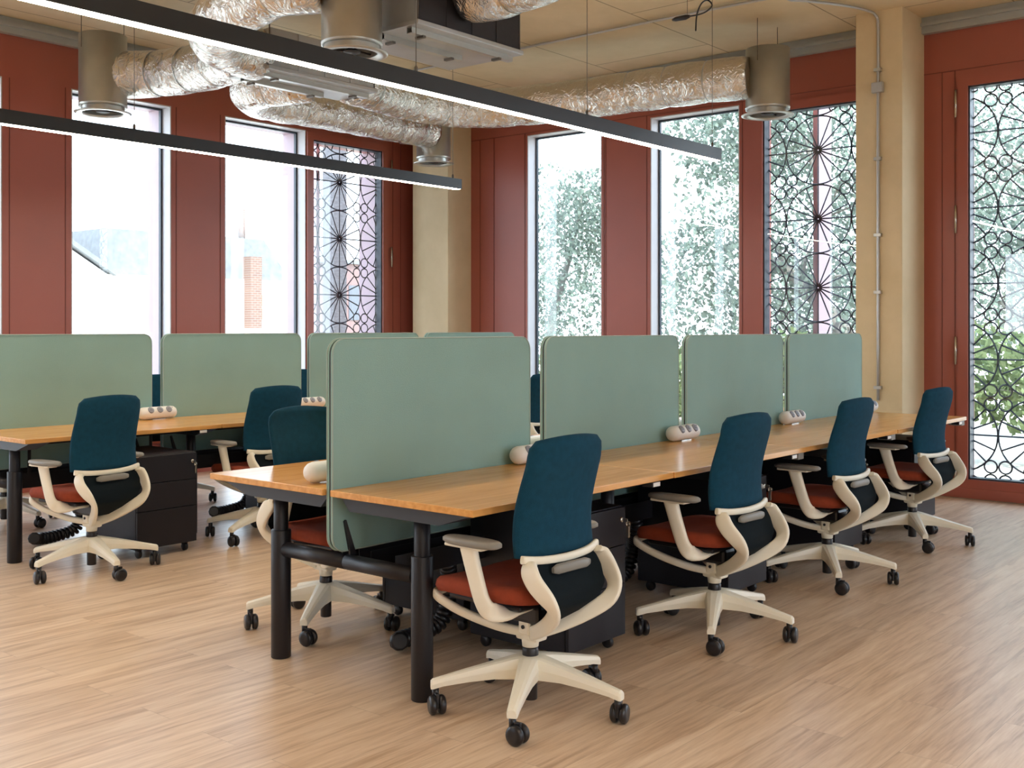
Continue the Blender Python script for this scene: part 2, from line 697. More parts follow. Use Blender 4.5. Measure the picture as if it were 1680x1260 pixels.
# shallow vertical panel seams
structure(wl, 'wall_left', 'red', 'red-brown metal clad window wall on the left side', 'wall')
wr = wall_pieces('X', XW, R_OPEN + [R_LAT, R_DOOR] + R_MORE, YB, YW)
structure(wr, 'wall_right', 'red', 'red-brown metal clad window wall on the right side', 'wall')

# raised trims / seams of the cladding
b = MB()
for x in (4.165, 4.745, 5.707, 6.289, 7.275):
    s_ = 0.02 if x in (4.745, 6.289) else -0.02
    for k in (2,):
        xx = x - s_ * k * 1.3
        b.box(xx - 0.003, xx + 0.003, YW - 0.004, YW + 0.002, 0.08, HEAD + 0.0)
for x in (2.6, 3.2, 8.50, 8.62):
    b.box(x - 0.003, x + 0.003, YW - 0.004, YW + 0.002, 0.08, 3.7)
structure(b, 'trim_1', 'red_dark', 'thin dark seams between the left wall panels', 'trim')
b = MB()
for y in (7.289 + 0.03, 6.334 - 0.03, 6.334 - 0.05, 5.761 + 0.04, 4.808 - 0.03, 7.75, 3.0, 2.90, 7.95):
    b.box(XW - 0.004, XW + 0.002, y - 0.003, y + 0.003, 0.08, 3.4)
for z in (3.40,):
    b.box(XW - 0.004, XW + 0.002, 1.5, 8.08, z - 0.003, z + 0.003)
structure(b, 'trim_2', 'red_dark', 'thin dark seams between the right wall panels', 'trim')

# grey channel under the ceiling
b = MB()
b.box(XB, XW - 0.001, YW - 0.06, YW - 0.001, 3.72, CZ - 0.001)
b.box(XB, XW - 0.001, YW - 0.09, YW - 0.06, 3.775, 3.80)
structure(b, 'trim_3', 'band', 'grey metal channel along the top of the left wall', 'trim')
b = MB()
for (a0, a1) in ((YB, 3.143), (3.521, 8.082)):
    b.box(XW - 0.06, XW - 0.001, a0, a1, 3.72, CZ - 0.001)
    b.box(XW - 0.09, XW - 0.06, a0, a1, 3.775, 3.80)
structure(b, 'trim_4', 'band', 'grey metal channel along the top of the right wall', 'trim')
# sill kick strip at the foot of the right wall
b = MB()
b.box(XW - 0.03, XW - 0.001, -1.0, 3.14, 0.0, 0.085)
structure(b, 'baseboard_right', 'red', 'low red-brown kick strip at the foot of the right wall', 'baseboard')
b = MB()
b.box(XW - 0.045, XW - 0.03, -1.0, 3.14, 0.0, 0.008)
structure(b, 'trim_5', 'steel', 'thin pale floor edging strip before the right wall', 'trim')

# walls behind the camera with large openings
b = wall_pieces('Y', YB - WT, [(x, x + 1.5, 0.5, 3.1) for x in (-3.6, 0.6, 3.4)], XB, XW + WT)
structure(b, 'wall_back', 'plaster', 'plain pale wall behind the camera with windows', 'wall')
b = wall_pieces('X', XB - WT, [(y, y + 1.2, 0.8, 2.8) for y in (5.2,)], YB, YW + WT)
structure(b, 'wall_near', 'plaster', 'plain pale side wall with windows beyond the left edge', 'wall')

# concrete columns
b = MB()
b.bbox(8.50, XW + 0.01, 3.144, 3.52, -0.01, CZ + 0.01, 0.008, 2)
o = structure(b, 'column', 'concrete', 'tan concrete pier between the two lattice windows carrying a conduit', 'column')
b = MB()
b.bbox(8.61, XW + 0.01, 8.083, 8.62, -0.01, CZ + 0.01, 0.008, 2)
o = structure(b, 'column', 'concrete', 'pale concrete column in the far corner of the room', 'column')

WN = [0]


def window(axis, plane, a0, a1, z0, z1, label):
    """fixed full height light: lining, dark frame, pane and outer reveal"""
    WN[0] += 1
    def bx(mb, p, q, r0, r1, t0, t1):
        if axis == 'Y':
            mb.box(p, q, plane + t0, plane + t1, r0, r1)
        else:
            mb.box(plane + t0, plane + t1, p, q, r0, r1)
    def ring(mb, t0, t1, wd, ins=0.0):
        bx(mb, a0 + ins, a0 + ins + wd, z0 + ins, z1 - ins, t0, t1)
        bx(mb, a1 - ins - wd, a1 - ins, z0 + ins, z1 - ins, t0, t1)
        bx(mb, a0 + ins + wd, a1 - ins - wd, z0 + ins, z0 + ins + wd, t0, t1)
        bx(mb, a0 + ins + wd, a1 - ins - wd, z1 - ins - wd, z1 - ins, t0, t1)
    f = MB()
    ring(f, 0.002, GL - 0.012, 0.010)
    w_ = f.build('window_%d' % WN[0], 'jamb')
    tag(w_, label, 'window', kind='structure')
    g = MB()
    ring(g, GL - 0.012, GL + 0.02, 0.028)
    g.build('frame', 'gasket', w_)
    p = MB()
    bx(p, a0 + 0.02, a1 - 0.02, z0 + 0.02, z1 - 0.02, GL, GL + 0.008)
    p.build('glass_pane', 'glass', w_)
    if axis == 'Y':
        r = MB()
        ring(r, GL + 0.02, WT + 0.06, 0.012, 0.0)
        r.build('outer_reveal', 'fin', w_)
    return w_


def lattice(axis, plane, a0, a1, z0, z1, ca, cz, t, pitch=0.6, rb=0.0066):
    """star and circle tracery clipped to the pane; (ca, cz) is a star centre"""
    mb = MB()
    m_ = 0.006

    def P(a, z):
        return (a, plane + t, z) if axis == 'Y' else (plane + t, a, z)

    def inside(a, z):
        return a0 + m_ <= a <= a1 - m_ and z0 + m_ <= z <= z1 - m_

    def run(poly, closed=False):
        cur = []
        seq = poly + ([poly[0]] if closed else [])
        allin = all(inside(*q) for q in poly)
        if allin and closed:
            mb.tube([P(*q) for q in poly], rb, 4, closed=True, ref=(1, 0, 0) if axis == 'X' else (0, 1, 0), smooth=False)
            return
        for q in seq:
            if inside(*q):
                cur.append(q)
            else:
                if len(cur) > 1:
                    mb.tube([P(*c) for c in cur], rb, 4, ref=(1, 0, 0) if axis == 'X' else (0, 1, 0), smooth=False)
                cur = []
        if len(cur) > 1:
            mb.tube([P(*c) for c in cur], rb, 4, ref=(1, 0, 0) if axis == 'X' else (0, 1, 0), smooth=False)
    R = pitch / 2 - 0.002
    for i in range(-3, 4):
        for j in range(-7, 8):
            c, d = ca + i * pitch, cz + j * pitch
            if not (a0 - pitch < c < a1 + pitch and z0 - pitch < d < z1 + pitch):
                continue
            run([(c + R * math.cos(2 * PI * k / 48), d + R * math.sin(2 * PI * k / 48)) for k in range(48)], True)
            for k in range(16):
                q = 2 * PI * k / 16
                r0, r1 = 0.015, R - 0.002
                n = 24
                run([(c + (r0 + (r1 - r0) * s / n) * math.cos(q), d + (r0 + (r1 - r0) * s / n) * math.sin(q)) for s in range(n + 1)])
            run([(c + 0.012 * math.cos(2 * PI * k / 10), d + 0.012 * math.sin(2 * PI * k / 10)) for k in range(10)], True)
            e, f = c + pitch / 2, d + pitch / 2
            for (sx_, sz_) in ((-1, -1), (1, -1), (-1, 1), (1, 1)):
                x_, z_ = e + sx_ * 0.055, f + sz_ * 0.055
                run([(x_ + 0.049 * math.cos(2 * PI * k / 20), z_ + 0.049 * math.sin(2 * PI * k / 20)) for k in range(20)], True)
    # perimeter bar
    run([(a0 + 0.012, z0 + 0.012), (a1 - 0.012, z0 + 0.012), (a1 - 0.012, z1 - 0.012), (a0 + 0.012, z1 - 0.012)], True)
    return mb


def lattice_window(name, axis, plane, a0, a1, z0, z1, ca, label, cat, hinge_at, hz):
    def bx(mb, p, q, r0, r1, t0, t1):
        if axis == 'Y':
            mb.box(p, q, plane + t0, plane + t1, r0, r1)
        else:
            mb.box(plane + t0, plane + t1, p, q, r0, r1)
    fr = MB()
    fw = 0.075
    bx(fr, a0 - fw, a0 + 0.004, z0 - fw + 0.01, z1 + fw, -0.022, 0.06)
    bx(fr, a1 - 0.004, a1 + fw, z0 - fw + 0.01, z1 + fw, -0.022, 0.06)
    bx(fr, a0 + 0.004, a1 - 0.004, z0 - fw + 0.01, z0 + 0.004, -0.022, 0.06)
    bx(fr, a0 + 0.004, a1 - 0.004, z1 - 0.004, z1 + fw, -0.022, 0.06)
    w_ = fr.build(name, 'red')
    tag(w_, label, cat, kind='structure')
    g = MB()
    bx(g, a0 + 0.004, a0 + 0.016, z0 + 0.004, z1 - 0.004, 0.0, 0.10)
    bx(g, a1 - 0.016, a1 - 0.004, z0 + 0.004, z1 - 0.004, 0.0, 0.10)
    bx(g, a0 + 0.016, a1 - 0.016, z1 - 0.016, z1 - 0.004, 0.0, 0.10)
    bx(g, a0 + 0.016, a1 - 0.016, z0 + 0.004, z0 + 0.016, 0.0, 0.10)
    g.build('glazing_bead', 'gasket', w_)
    p = MB()
    bx(p, a0 + 0.01, a1 - 0.01, z0 + 0.01, z1 - 0.01, 0.03, 0.038)
    p.build('glass_pane', 'glass', w_)
    lattice(axis, plane, a0, a1, z0, z1, ca, 2.90, 0.085).build('lattice', 'lattice', w_)
    if axis == 'Y':
        rv = MB()
        for (p, q, r0, r1) in ((a0 + 0.001, a0 + 0.012, z0, z1), (a1 - 0.012, a1 - 0.001, z0, z1)):
            bx(rv, p, q, r0, r1, 0.102, WT + 0.06)
        rv.build('outer_reveal', 'fin', w_)
    for z in hz:
        h = MB()
        if axis == 'Y':
            h.tube([(hinge_at, plane - 0.030, z), (hinge_at, plane - 0.030, z + 0.22)], 0.011, 10)
        else:
            h.tube([(plane - 0.030, hinge_at, z), (plane - 0.030, hinge_at, z + 0.22)], 0.011, 10)
        h.build('hinge', 'steel', w_)
    return w_


for i, (a0, a1, z0, z1) in enumerate(L_OPEN):
    window('Y', YW, a0, a1, z0, z1, ['tall clear window in the left wall, sixth from the lattice window',
                                      'tall clear window in the left wall, seventh from the lattice window',
                                      'tall clear window in the left wall, fifth from the lattice window',
                                      'tall clear window in the left wall, fourth from the lattice window',
                                      'tall clear window cut by the left edge of the photo',
                                      'tall clear window in the left wall behind the short grey vent cylinder',
                                      'tall clear window in the left wall beside the lattice window'][[1, 0, 2, 3, 4, 5, 6][i]])
for i, (a0, a1, z0, z1) in enumerate(R_OPEN):
    window('X', XW, a0, a1, z0, z1, ['tall clear window in the right wall next to the corner column',
                                      'tall clear window in the right wall where the long pendant ends'][i])
for (a0, a1, z0, z1) in R_MORE:
    window('X', XW, a0, a1, z0, z1, 'tall clear window in the right wall beyond the photo')
lattice_window('window_%d' % (WN[0] + 1), 'Y', YW, *L_LAT, 7.80,
               'red framed opening window with circle and star lattice in the left wall', 'window', 8.455, (2.98, 2.02, 1.0))
lattice_window('window_%d' % (WN[0] + 2), 'X', XW, *R_LAT, 4.09,
               'lattice window between the concrete pier and the clear windows', 'window', 4.66, (0.3,))
lattice_window('door_1', 'X', XW, *R_DOOR, 2.297,
               'glazed red door with star lattice at the right edge', 'door', 2.885, (0.10, 1.06, 2.10, 3.02))


def outer_fin(x0, x1, y0, y1, label):
    b_ = MB()
    b_.box(x0, x1, y0, y1, -0.1, 3.8)
    return structure(b_, 'trim_%d' % (6 + outer_fin.n), 'fin', label, 'trim')


outer_fin.n = 0
for a in ((9.50, 9.80, 4.29, 4.335, 'red outdoor fin seen through the lattice window by the pier'),
          (7.90, 7.95, 9.40, 9.60, 'red outdoor fin seen through the lattice window of the left wall')):
    outer_fin(*a)
    outer_fin.n += 1


# ------------------------------------------------------------------ pendants
def pendant(y, x0, x1, label, wires, z=2.56):
    t = thing('pendant_light', label, 'lamp', (x0, y, z))
    L_ = x1 - x0
    bd = MB()
    h, hw = 0.085, 0.038
    bd.prism([(-hw, 0), (-hw, h), (hw, h), (hw, 0), (hw - 0.006, 0), (hw - 0.006, 0.006), (-hw + 0.006, 0.006), (-hw + 0.006, 0)], 'X', 0, L_)
    bd.build('housing', 'lamp_body', t)
    e = MB()
    e.box(L_, L_ + 0.004, -hw, hw, 0, h)
    e.build('end_cap', 'lamp_body', t)
    e = MB()
    e.box(-0.004, 0, -hw, hw, 0, h)
    e.build('end_cap', 'lamp_body', t)
    d = MB()
    d.box(0.004, L_ - 0.004, -hw + 0.007, hw - 0.007, -0.001, 0.005)
    d.build('diffuser', 'led', t)
    for wx in wires:
        c = MB()
        c.tube([(wx - x0, 0, h), (wx - x0, 0, CZ - z)], 0.0022, 6)
        c.lathe([(0.0, h), (0.009, h), (0.009, h + 0.03), (0.003, h + 0.04)], 10, Matrix.Translation((wx - x0, 0, 0)))
        c.build('suspension_wire', 'wire', t)
    return t


pendant(3.88, -0.8, 6.91, 'long black linear pendant light crossing the upper middle, the higher one in view', (1.0, 3.9, 5.35, 6.85), 2.533)
pendant(6.45, -0.8, 7.00, 'long black linear pendant light at upper left, the lower one in view', (1.0, 3.9, 6.93), 2.548)
pendant(0.25, -3.4, 3.2, 'added fill light shaped as a black linear pendant, unseen overhead to the right of the camera', (-3, 0, 3))  # unseen lamp, added to light the chairs from the camera side
pendant(-2.6, -3.4, 1.5, 'added fill light shaped as a black linear pendant, unseen behind the camera', (-3, -1, 1))  # another unseen lamp, added for warm fill from the rear


# ------------------------------------------------------------------ ceiling services
def diffuser(x, y, z0, z1, r, label):
    t = thing('vent_cylinder', label, 'air vent', (x, y, z0))
    h = z1 - z0
    b_ = MB()
    b_.lathe([(r - 0.01, 0.050), (r, 0.050), (r, 0.062), (r + 0.003, 0.066), (r, 0.070), (r, h), (0.0, h)], 40)
    b_.build('housing', 'galv', t)
    n_ = MB()
    n_.lathe([(r * 0.90, 0.12), (r * 0.90, 0.006)], 40)
    n_.lathe([(r * 0.985, 0.051), (r * 0.90, 0.051)], 40)
    n_.build('neck', 'galv', t)
    f = MB()
    f.lathe([(r * 0.84, 0.012), (r * 0.88, 0.0), (r * 1.10, -0.003), (r * 1.19, 0.003), (r * 1.19, 0.008), (r * 0.90, 0.012)], 40)
    f.build('flange', 'galv', t)
    v = MB()
    v.lathe([(0.0, 0.012), (r * 0.28, 0.012), (r * 0.30, 0.02), (0.0, 0.05)], 24)
    for k in range(3):
        q = 2 * PI * k / 3
        v.tube([(r * 0.25 * math.cos(q), r * 0.25 * math.sin(q), 0.03), (r * 0.83 * math.cos(q), r * 0.83 * math.sin(q), 0.03)], 0.006, 6)
    v.lathe([(0.0, 0.11), (r * 0.83, 0.11)], 24)
    v.build('grille', 'dark_unit', t)
    for k in (0, 1):
        w_ = MB()
        a = k * PI
        w_.tube([(r * math.cos(a), r * math.sin(a), h - 0.12), (r * math.cos(a), r * math.sin(a), CZ - z0)], 0.003, 6)
        w_.build('hanger_rod', 'wire', t)
    return t


diffuser(8.25, 4.16, 3.085, 3.63, 0.178, 'grey metal vent cylinder hanging beside the concrete pier')
diffuser(4.60, 8.06, 3.045, 3.66, 0.182, 'grey metal vent cylinder hanging at upper left near the wall')
diffuser(8.28, 7.98, 3.06, 3.66, 0.178, 'shiny metal vent cylinder hanging by the corner column')
diffuser(4.45, 4.97, 2.99, 3.62, 0.182, 'largest grey metal vent cylinder, cut by the top edge of the photo')


def duct(pts, r, label, rings=0.36, n=28):
    t = thing('foil_duct', label, 'duct', tuple(pts[0]))
    o0 = Vector(pts[0])
    P = smooth_path([Vector(p) - o0 for p in pts], 10)
    # uneven radius: quilted foil sagging between the tape bands
    L_ = [0]
    for i in range(1, len(P)):
        L_.append(L_[-1] + (P[i] - P[i - 1]).length)
    Q = []
    tot = L_[-1]
    N = max(12, int(tot / 0.03))
    j = 0
    for i in range(N + 1):
        s = tot * i / N
        while j < len(L_) - 2 and L_[j + 1] < s:
            j += 1
        u = (s - L_[j]) / max(1e-6, L_[j + 1] - L_[j])
        Q.append(P[j].lerp(P[j + 1], u))
    R = []
    for i in range(N + 1):
        s = tot * i / N
        ph = (s / rings) % 1.0
        R.append(r * (0.925 + 0.075 * math.sin(PI * ph) ** 0.4) * (1 + random.uniform(-0.008, 0.008)))
    b_ = MB()
    b_.tube(Q, R, n, ref=(0, 0, 1))
    bo = b_.build('sleeve', 'foil', t)
    # tape bands
    k = 1
    while k * rings < tot - 0.05:
        s = k * rings
        i = min(N - 1, max(1, int(s / tot * N)))
        tb = MB()
        tb.tube([Q[i - 1].lerp(Q[i], 0.5), Q[i], Q[i].lerp(Q[i + 1], 0.5)], r * 0.958, n, caps=False)
        tb.build('tape_band', 'galv', t)
        k += 1
    return t


# positions in metres (x, y, z)
duct([(8.10, 4.24, 3.385), (8.02, 4.62, 3.39), (7.96, 5.3, 3.39), (7.80, 6.0, 3.37), (7.42, 6.60, 3.33), (6.75, 6.76, 3.32), (5.82, 6.50, 3.28)], 0.178,
     'long silver foil duct bending from the ceiling unit to the pier side vent')
duct([(4.70, 8.00, 3.36), (4.86, 7.75, 3.36), (4.93, 7.35, 3.35), (4.92, 6.95, 3.34), (4.85, 6.62, 3.33)], 0.185,
     'silver foil duct joining the upper left vent to the far ceiling unit')
duct([(5.60, 6.72, 3.28), (5.45, 6.95, 3.26), (5.42, 7.25, 3.25), (5.75, 7.50, 3.26), (6.4, 7.62, 3.30), (7.3, 7.78, 3.34), (8.14, 7.92, 3.37)], 0.168,
     'silver foil duct curling to the vent by the corner column')
duct([(4.34, 5.08, 3.42), (4.20, 5.35, 3.42), (4.18, 5.75, 3.36), (4.28, 6.10, 3.30), (4.50, 6.30, 3.28), (4.80, 6.36, 3.28)], 0.185,
     'silver foil duct looping from the largest vent behind the upper pendant')
duct([(5.10, 4.62, 3.44), (5.12, 4.35, 3.43), (5.10, 3.9, 3.46), (5.14, 3.3, 3.50), (5.2, 2.4, 3.52), (5.2, 1.4, 3.55)], 0.185,
     'silver foil duct at the top edge leaving the black ceiling unit')


def ceiling_unit(x0, x1, y0, y1, z0, z1, body, label):
    t = thing('fan_coil_unit', label, 'ceiling unit', (x0, y0, z0))
    W_, D_, H_ = x1 - x0, y1 - y0, z1 - z0
    b_ = MB()
    b_.bbox(0, W_, 0, D_, 0.03, H_, 0.006)
    for k in range(1, 4):
        b_.box(W_ * k / 4 - 0.002, W_ * k / 4 + 0.002, -0.004, 0.0, 0.035, H_ - 0.005)
    b_.build('casing', body, t)
    ep = MB()
    ep.box(-0.006, -0.001, 0.01, D_ - 0.01, 0.035, H_ - 0.005)
    ep.build('end_panel', 'galv_tray', t)
    tr = MB()
    tr.bbox(-0.03, W_ + 0.02, -0.02, D_ + 0.02, 0.0, 0.03, 0.004)
    tr.build('drip_tray', 'galv_tray', t)
    for yy, x_0, x_1 in ((0.06, 0.0, W_), (0.30, 0.0, W_ * 0.75)):
        if yy > D_ - 0.05:
            continue
        r_ = MB()
        r_.box(x_0, x_1, yy, yy + 0.045, -0.035, -0.03)
        r_.box(x_0, x_1, yy, yy + 0.004, -0.03, 0.0)
        r_.box(x_0, x_1, yy + 0.041, yy + 0.045, -0.03, 0.0)
        r_.build('rail', 'galv', t)
        for q in (0.1, 0.85):
            c = MB()
            c.box(x_0 + (x_1 - x_0) * q - 0.012, x_0 + (x_1 - x_0) * q + 0.012, yy - 0.012, yy + 0.057, -0.05, -0.035)
            c.build('bracket', 'wire', t)
    for (xx, yy) in ((-0.01, 0.0), (W_ + 0.0, -0.0), (-0.01, D_), (W_, D_)):
        w_ = MB()
        w_.tube([(xx, yy, 0.0), (xx, yy, CZ - z0)], 0.005, 6)
        w_.build('hanger_rod', 'wire', t)
    return t


ceiling_unit(4.71, 5.66, 4.66, 5.30, 3.17, 3.72, 'dark_unit', 'black ceiling unit with metal tray near the top edge')
ceiling_unit(4.80, 5.78, 6.20, 6.62, 3.15, 3.45, 'galv_tray', 'pale grey ceiling unit behind the upper pendant')

# conduit over the ceiling and down the pier
t = thing('conduit', 'thin grey conduit along the ceiling and down the concrete pier', 'pipe', (8.485, 3.33, 0.78))
c = MB()
pts = [(8.485, 3.33, 0.0), (8.485, 3.33, 2.55), (8.485, 3.33, 2.95), (8.46, 3.34, 3.025), (8.38, 3.36, 3.045), (8.1, 3.45, 3.045), (7.72, 3.7, 3.045), (7.55, 4.1, 3.045), (7.5, 8.5, 3.045)]
pp = [Vector(p) - Vector((8.485, 3.33, 0.0)) for p in smooth_path(pts, 5)]
c.tube(pp, 0.011, 8, ref=(1, 0.3, 0))
c.build('tube', 'galv_tray', t)
for z in (0.1, 0.85, 1.3, 1.9, 2.6):
    k = MB()
    k.box(-0.022, 0.014, -0.028, 0.028, z - 0.012, z + 0.012)
    k.build('clip', 'galv', t)
jb = MB()
jb.bbox(-0.03, 0.013, -0.045, 0.045, 2.42, 2.50, 0.004)
jb.build('junction_box', 'galv_tray', t)

# loose black cable with plug hanging from the ceiling
t = thing('loose_cable', 'black cable with a plug hanging above the foil duct', 'cable', (7.2, 4.2, 3.70))
c = MB()
c.tube(smooth_path([(0.02, 0.03, -0.12), (0.02, 0.02, 0.0), (0.0, -0.03, 0.07), (-0.03, -0.10, 0.075), (0, -0.12, 0.04), (0.02, -0.06, 0.01), (0.04, 0.02, 0.005), (0.05, 0.10, 0.01)], 6), 0.006, 8)
c.build('cord', 'blkplastic', t)
c = MB()
c.tube([(0.05, 0.10, 0.01), (0.06, 0.14, 0.012), (0.08, 0.24, 0.02), (0.085, 0.27, 0.02)], [0.01, 0.02, 0.018, 0.01], 10)
c.build('plug', 'blkplastic', t)
c = MB()
c.tube([(0.05, 0.12, 0.012), (0.05, 0.12, 0.15)], 0.002, 5)
c.build('tie', 'wire', t)

# small fitting at the top right corner
t = thing('ceiling_fitting', 'pale green-white fitting cut by the top right corner of the photo', 'lamp', (7.55, 2.02, 3.52))
c = MB()
c.lathe([(0.0, 0.0), (0.07, 0.0), (0.075, 0.02), (0.075, 0.2), (0.05, 0.24), (0.0, 0.24)], 24)
c.build('body', 'white', t)
c = MB()
c.tube([(0, 0, 0.24), (0, 0, CZ - 3.52)], 0.012, 8)
c.build('stem', 'galv', t)

# ------------------------------------------------------------------ desks
DZ = 0.735
LEN = 1.2794
X0A, YFA, YRA, YLR, YLF = 2.742, 2.460, 3.186, 3.235, 3.955
X0B, YFB, YRB = 2.909, 5.903, 6.621
YBR, YBF = 6.676, 7.400


def make_desk(side, length, end_leg, cap):
    """origin: floor, near end, front edge.  depth runs +Y (side=1) or -Y (side=-1)"""
    t = thing('bench_desk', 'x', 'desk')
    s = side
    Y = lambda v: s * v
    D_ = 0.724
    b_ = MB()
    y0, y1 = sorted((Y(0), Y(D_)))
    b_.bbox(0.002, length - 0.002, y0, y1, DZ - 0.025, DZ, 0.0025, 2)
    b_.build('desktop', 'wood', t)
    # tapered under-frame beams
    ends = [length] + ([0.10] if end_leg else [])
    for i, ex in enumerate(ends):
        cx = ex if i == 0 else 0.11
        wd = 0.045
        u = MB()
        pl = [(Y(0.03), 0.709), (Y(0.20), 0.655), (Y(D_ - 0.06), 0.655), (Y(D_ - 0.01), 0.709)]
        x_a, x_b = (cx - wd - 0.02, cx - 0.002) if i == 0 else (0.045, 0.045 + 0.12)
        u.prism(pl, 'X', x_a, x_b)
        u.build('support_beam', 'anthracite', t)
    rl = MB()
    for yy in (0.24, 0.52):
        a, c_ = sorted((Y(yy), Y(yy + 0.04)))
        rl.box(0.16 if end_leg else 0.01, length - 0.07, a, c_, 0.675, 0.7095)
    rl.build('rail', 'black', t)
    legs = ([0.108] if end_leg else []) + [length]
    for lx in legs:
        ly = Y(0.342)
        T = Matrix.Translation((lx, ly, 0))
        l = MB()
        l.lathe([(0.0, 0.0), (0.038, 0.0), (0.0405, 0.003), (0.0405, 0.52), (0.039, 0.523), (0.0, 0.523)], 28, T)
        lo = l.build('leg', 'black', t)
        up = MB()
        up.lathe([(0.030, 0.52), (0.030, 0.708), (0.0, 0.708)], 24, T)
        up.build('upper_tube', 'black', lo)
        if cap and lx == length:
            cp = MB()
            cp.bbox(lx - 0.045, lx + 0.02, min(Y(0.02), Y(0.11)), max(Y(0.02), Y(0.11)), 0.672, 0.709, 0.004)
            cp.build('end_bracket', 'greypad', t)
        cb = MB()
        cb.tube([(lx, ly + s * 0.035, 0.445), (lx, Y(D_ + 0.024), 0.445)], 0.030, 20, ref=(1, 0, 0))
        cb.build('crossbar', 'black', t)
    # height control under the front edge
    hc = MB()
    hc.bbox(length - 0.17, length - 0.11, min(Y(-0.003), Y(0.05)), max(Y(-0.003), Y(0.05)), 0.688, 0.7095, 0.003)
    h_ = hc.build('height_control', 'blkplastic', t)
    fc = MB()
    fc.box(length - 0.165, length - 0.115, min(Y(-0.0045), Y(-0.0032)), max(Y(-0.0045), Y(-0.0032)), 0.691, 0.707)
    fc.build('control_face', 'white', h_)
    # cable tray along the back
    ct = MB()
    a, c_ = sorted((Y(D_ - 0.15), Y(D_ - 0.01)))
    xa, xb = (0.20 if end_leg else 0.06), length - 0.06
    for hx in (xa + 0.1, xb - 0.1):
        ct.box(hx, hx + 0.02, a, a + 0.003, 0.475, 0.675)
    ct.box(xa, xb, a, c_, 0.385, 0.389)
    ct.box(xa, xb, a, a + 0.003, 0.389, 0.475)
    ct.box(xa, xb, c_ - 0.003, c_, 0.389, 0.475)
    ct.build('cable_tray', 'black', t)
    return t


G_DESK = 'oak topped desks of the two benches'
first_r = make_desk(1, LEN, True, False)
rest_r = make_desk(1, LEN, False, True)
first_l = make_desk(-1, LEN, True, False)
rest_l = make_desk(-1, LEN, False, True)
bench_a = ['first oak desk at the near right end of the front bench, nearest the camera',
           'second oak desk along the right side of the front bench',
           'third oak desk along the right side of the front bench',
           'last oak desk on the right side of the front bench, nearest the lattice door']
bench_a2 = ['oak desk at the near left end of the front bench, white socket on top',
            'second desk on the hidden left side of the front bench',
            'third desk on the hidden left side of the front bench',
            'last desk on the hidden left side of the front bench']
bench_b = ['first oak desk of the left bench, cut by the left edge of the photo',
           'second oak desk along the near side of the left bench',
           'third oak desk along the near side of the left bench, behind the large front screen',
           'last oak desk on the near side of the left bench, towards the corner column']
bench_b2 = ['first desk on the window side of the left bench',
            'second desk on the window side of the left bench',
            'third desk on the window side of the left bench',
            'last desk on the window side of the left bench']


def place_bench(x0, yf, yb, labs_r, labs_l, own):
    for k in range(4):
        dy = (0.006, -0.006, 0.005, -0.004)[k]
        if k == 0:
            o = first_r if own else dup(first_r)
            q = first_l if own else dup(first_l)
        else:
            o = rest_r if (own and k == 1) else dup(rest_r)
            q = rest_l if (own and k == 1) else dup(rest_l)
        o.location = (x0 + k * LEN, yf + dy * 0.4, 0)
        q.location = (x0 + k * LEN, yb, 0)
        o['label'] = labs_r[k]
        q['label'] = labs_l[k]
        o['group'] = q['group'] = G_DESK


place_bench(X0A, YFA, YLF, bench_a, bench_a2, True)
place_bench(X0B, YFB, YBF, bench_b, bench_b2, False)


# ------------------------------------------------------------------ screens
def rrect(w_, h_, r, n=7):
    pts = []
    for (cx, cz, a0) in ((w_ - r, h_ - r, 0), (r, h_ - r, 90), (r, r, 180), (w_ - r, r, 270)):
        for k in range(n + 1):
            a = math.radians(a0 + 90 * k / n)
            pts.append((cx + r * math.cos(a), cz + r * math.sin(a)))
    return pts


SW, SH = 1.192, 0.815


def make_screen():
    t = thing('desk_screen', 'x', 'desk screen')
    for s_ in (-1, 1):
        b_ = MB()
        a, c_ = sorted((s_ * 0.0045, s_ * 0.0155))
        b_.prism(rrect(SW, SH, 0.06), 'Y', a, c_)
        b_.build('fabric_panel', 'screen', t)
        p = MB()
        p.tube([(x, s_ * 0.0155, z) for x, z in rrect(SW, SH, 0.06)], 0.0028, 6, closed=True, ref=(0, 1, 0))
        p.build('piping', 'edge', t)
    c = MB()
    c.prism([(0.002 + x * (SW - 0.004) / SW, 0.002 + z * (SH - 0.004) / SH) for x, z in rrect(SW, SH, 0.06)], 'Y', -0.0045, 0.0045)
    c.build('core', 'blkplastic', t)
    for x in (0.07, SW - 0.11):
        for s_ in (-1, 1):
            k = MB()
            a, c_ = sorted((s_ * 0.0157, s_ * 0.027))
            k.prism([(x - 0.018, 0.115), (x - 0.010, 0.120), (x + 0.042, -0.02), (x + 0.012, -0.02)], 'Y', a, c_)
            k.build('bracket', 'blkplastic', t)
    return t


scr = make_screen()
scr_lab = [['large sage green desk screen nearest the camera on the front bench',
            'second sage green screen of the front bench, behind the first chair back',
            'third sage green screen of the front bench',
            'last sage green screen of the front bench, before the concrete pier'],
           ['sage green screen of the left bench cut by the left photo edge',
            'second sage green screen of the left bench, before the red panel between windows',
            'third sage green screen of the left bench, under the lattice window',
            'farthest sage green screen of the left bench, at the corner column foot']]
for bi, (x0, yc) in enumerate(((X0A, 3.2105), (X0B, 6.6465))):
    for k in range(4):
        o = scr if (bi == 0 and k == 0) else dup(scr)
        o.location = (x0 + 0.022 + k * 1.281 + (0.03 if k else 0), yc, 0.492)
        if bi == 1:
            o.location.x = x0 + 0.04 + k * LEN
        o['label'] = scr_lab[bi][k]
        o['group'] = 'sage green screens down the middle of the benches'


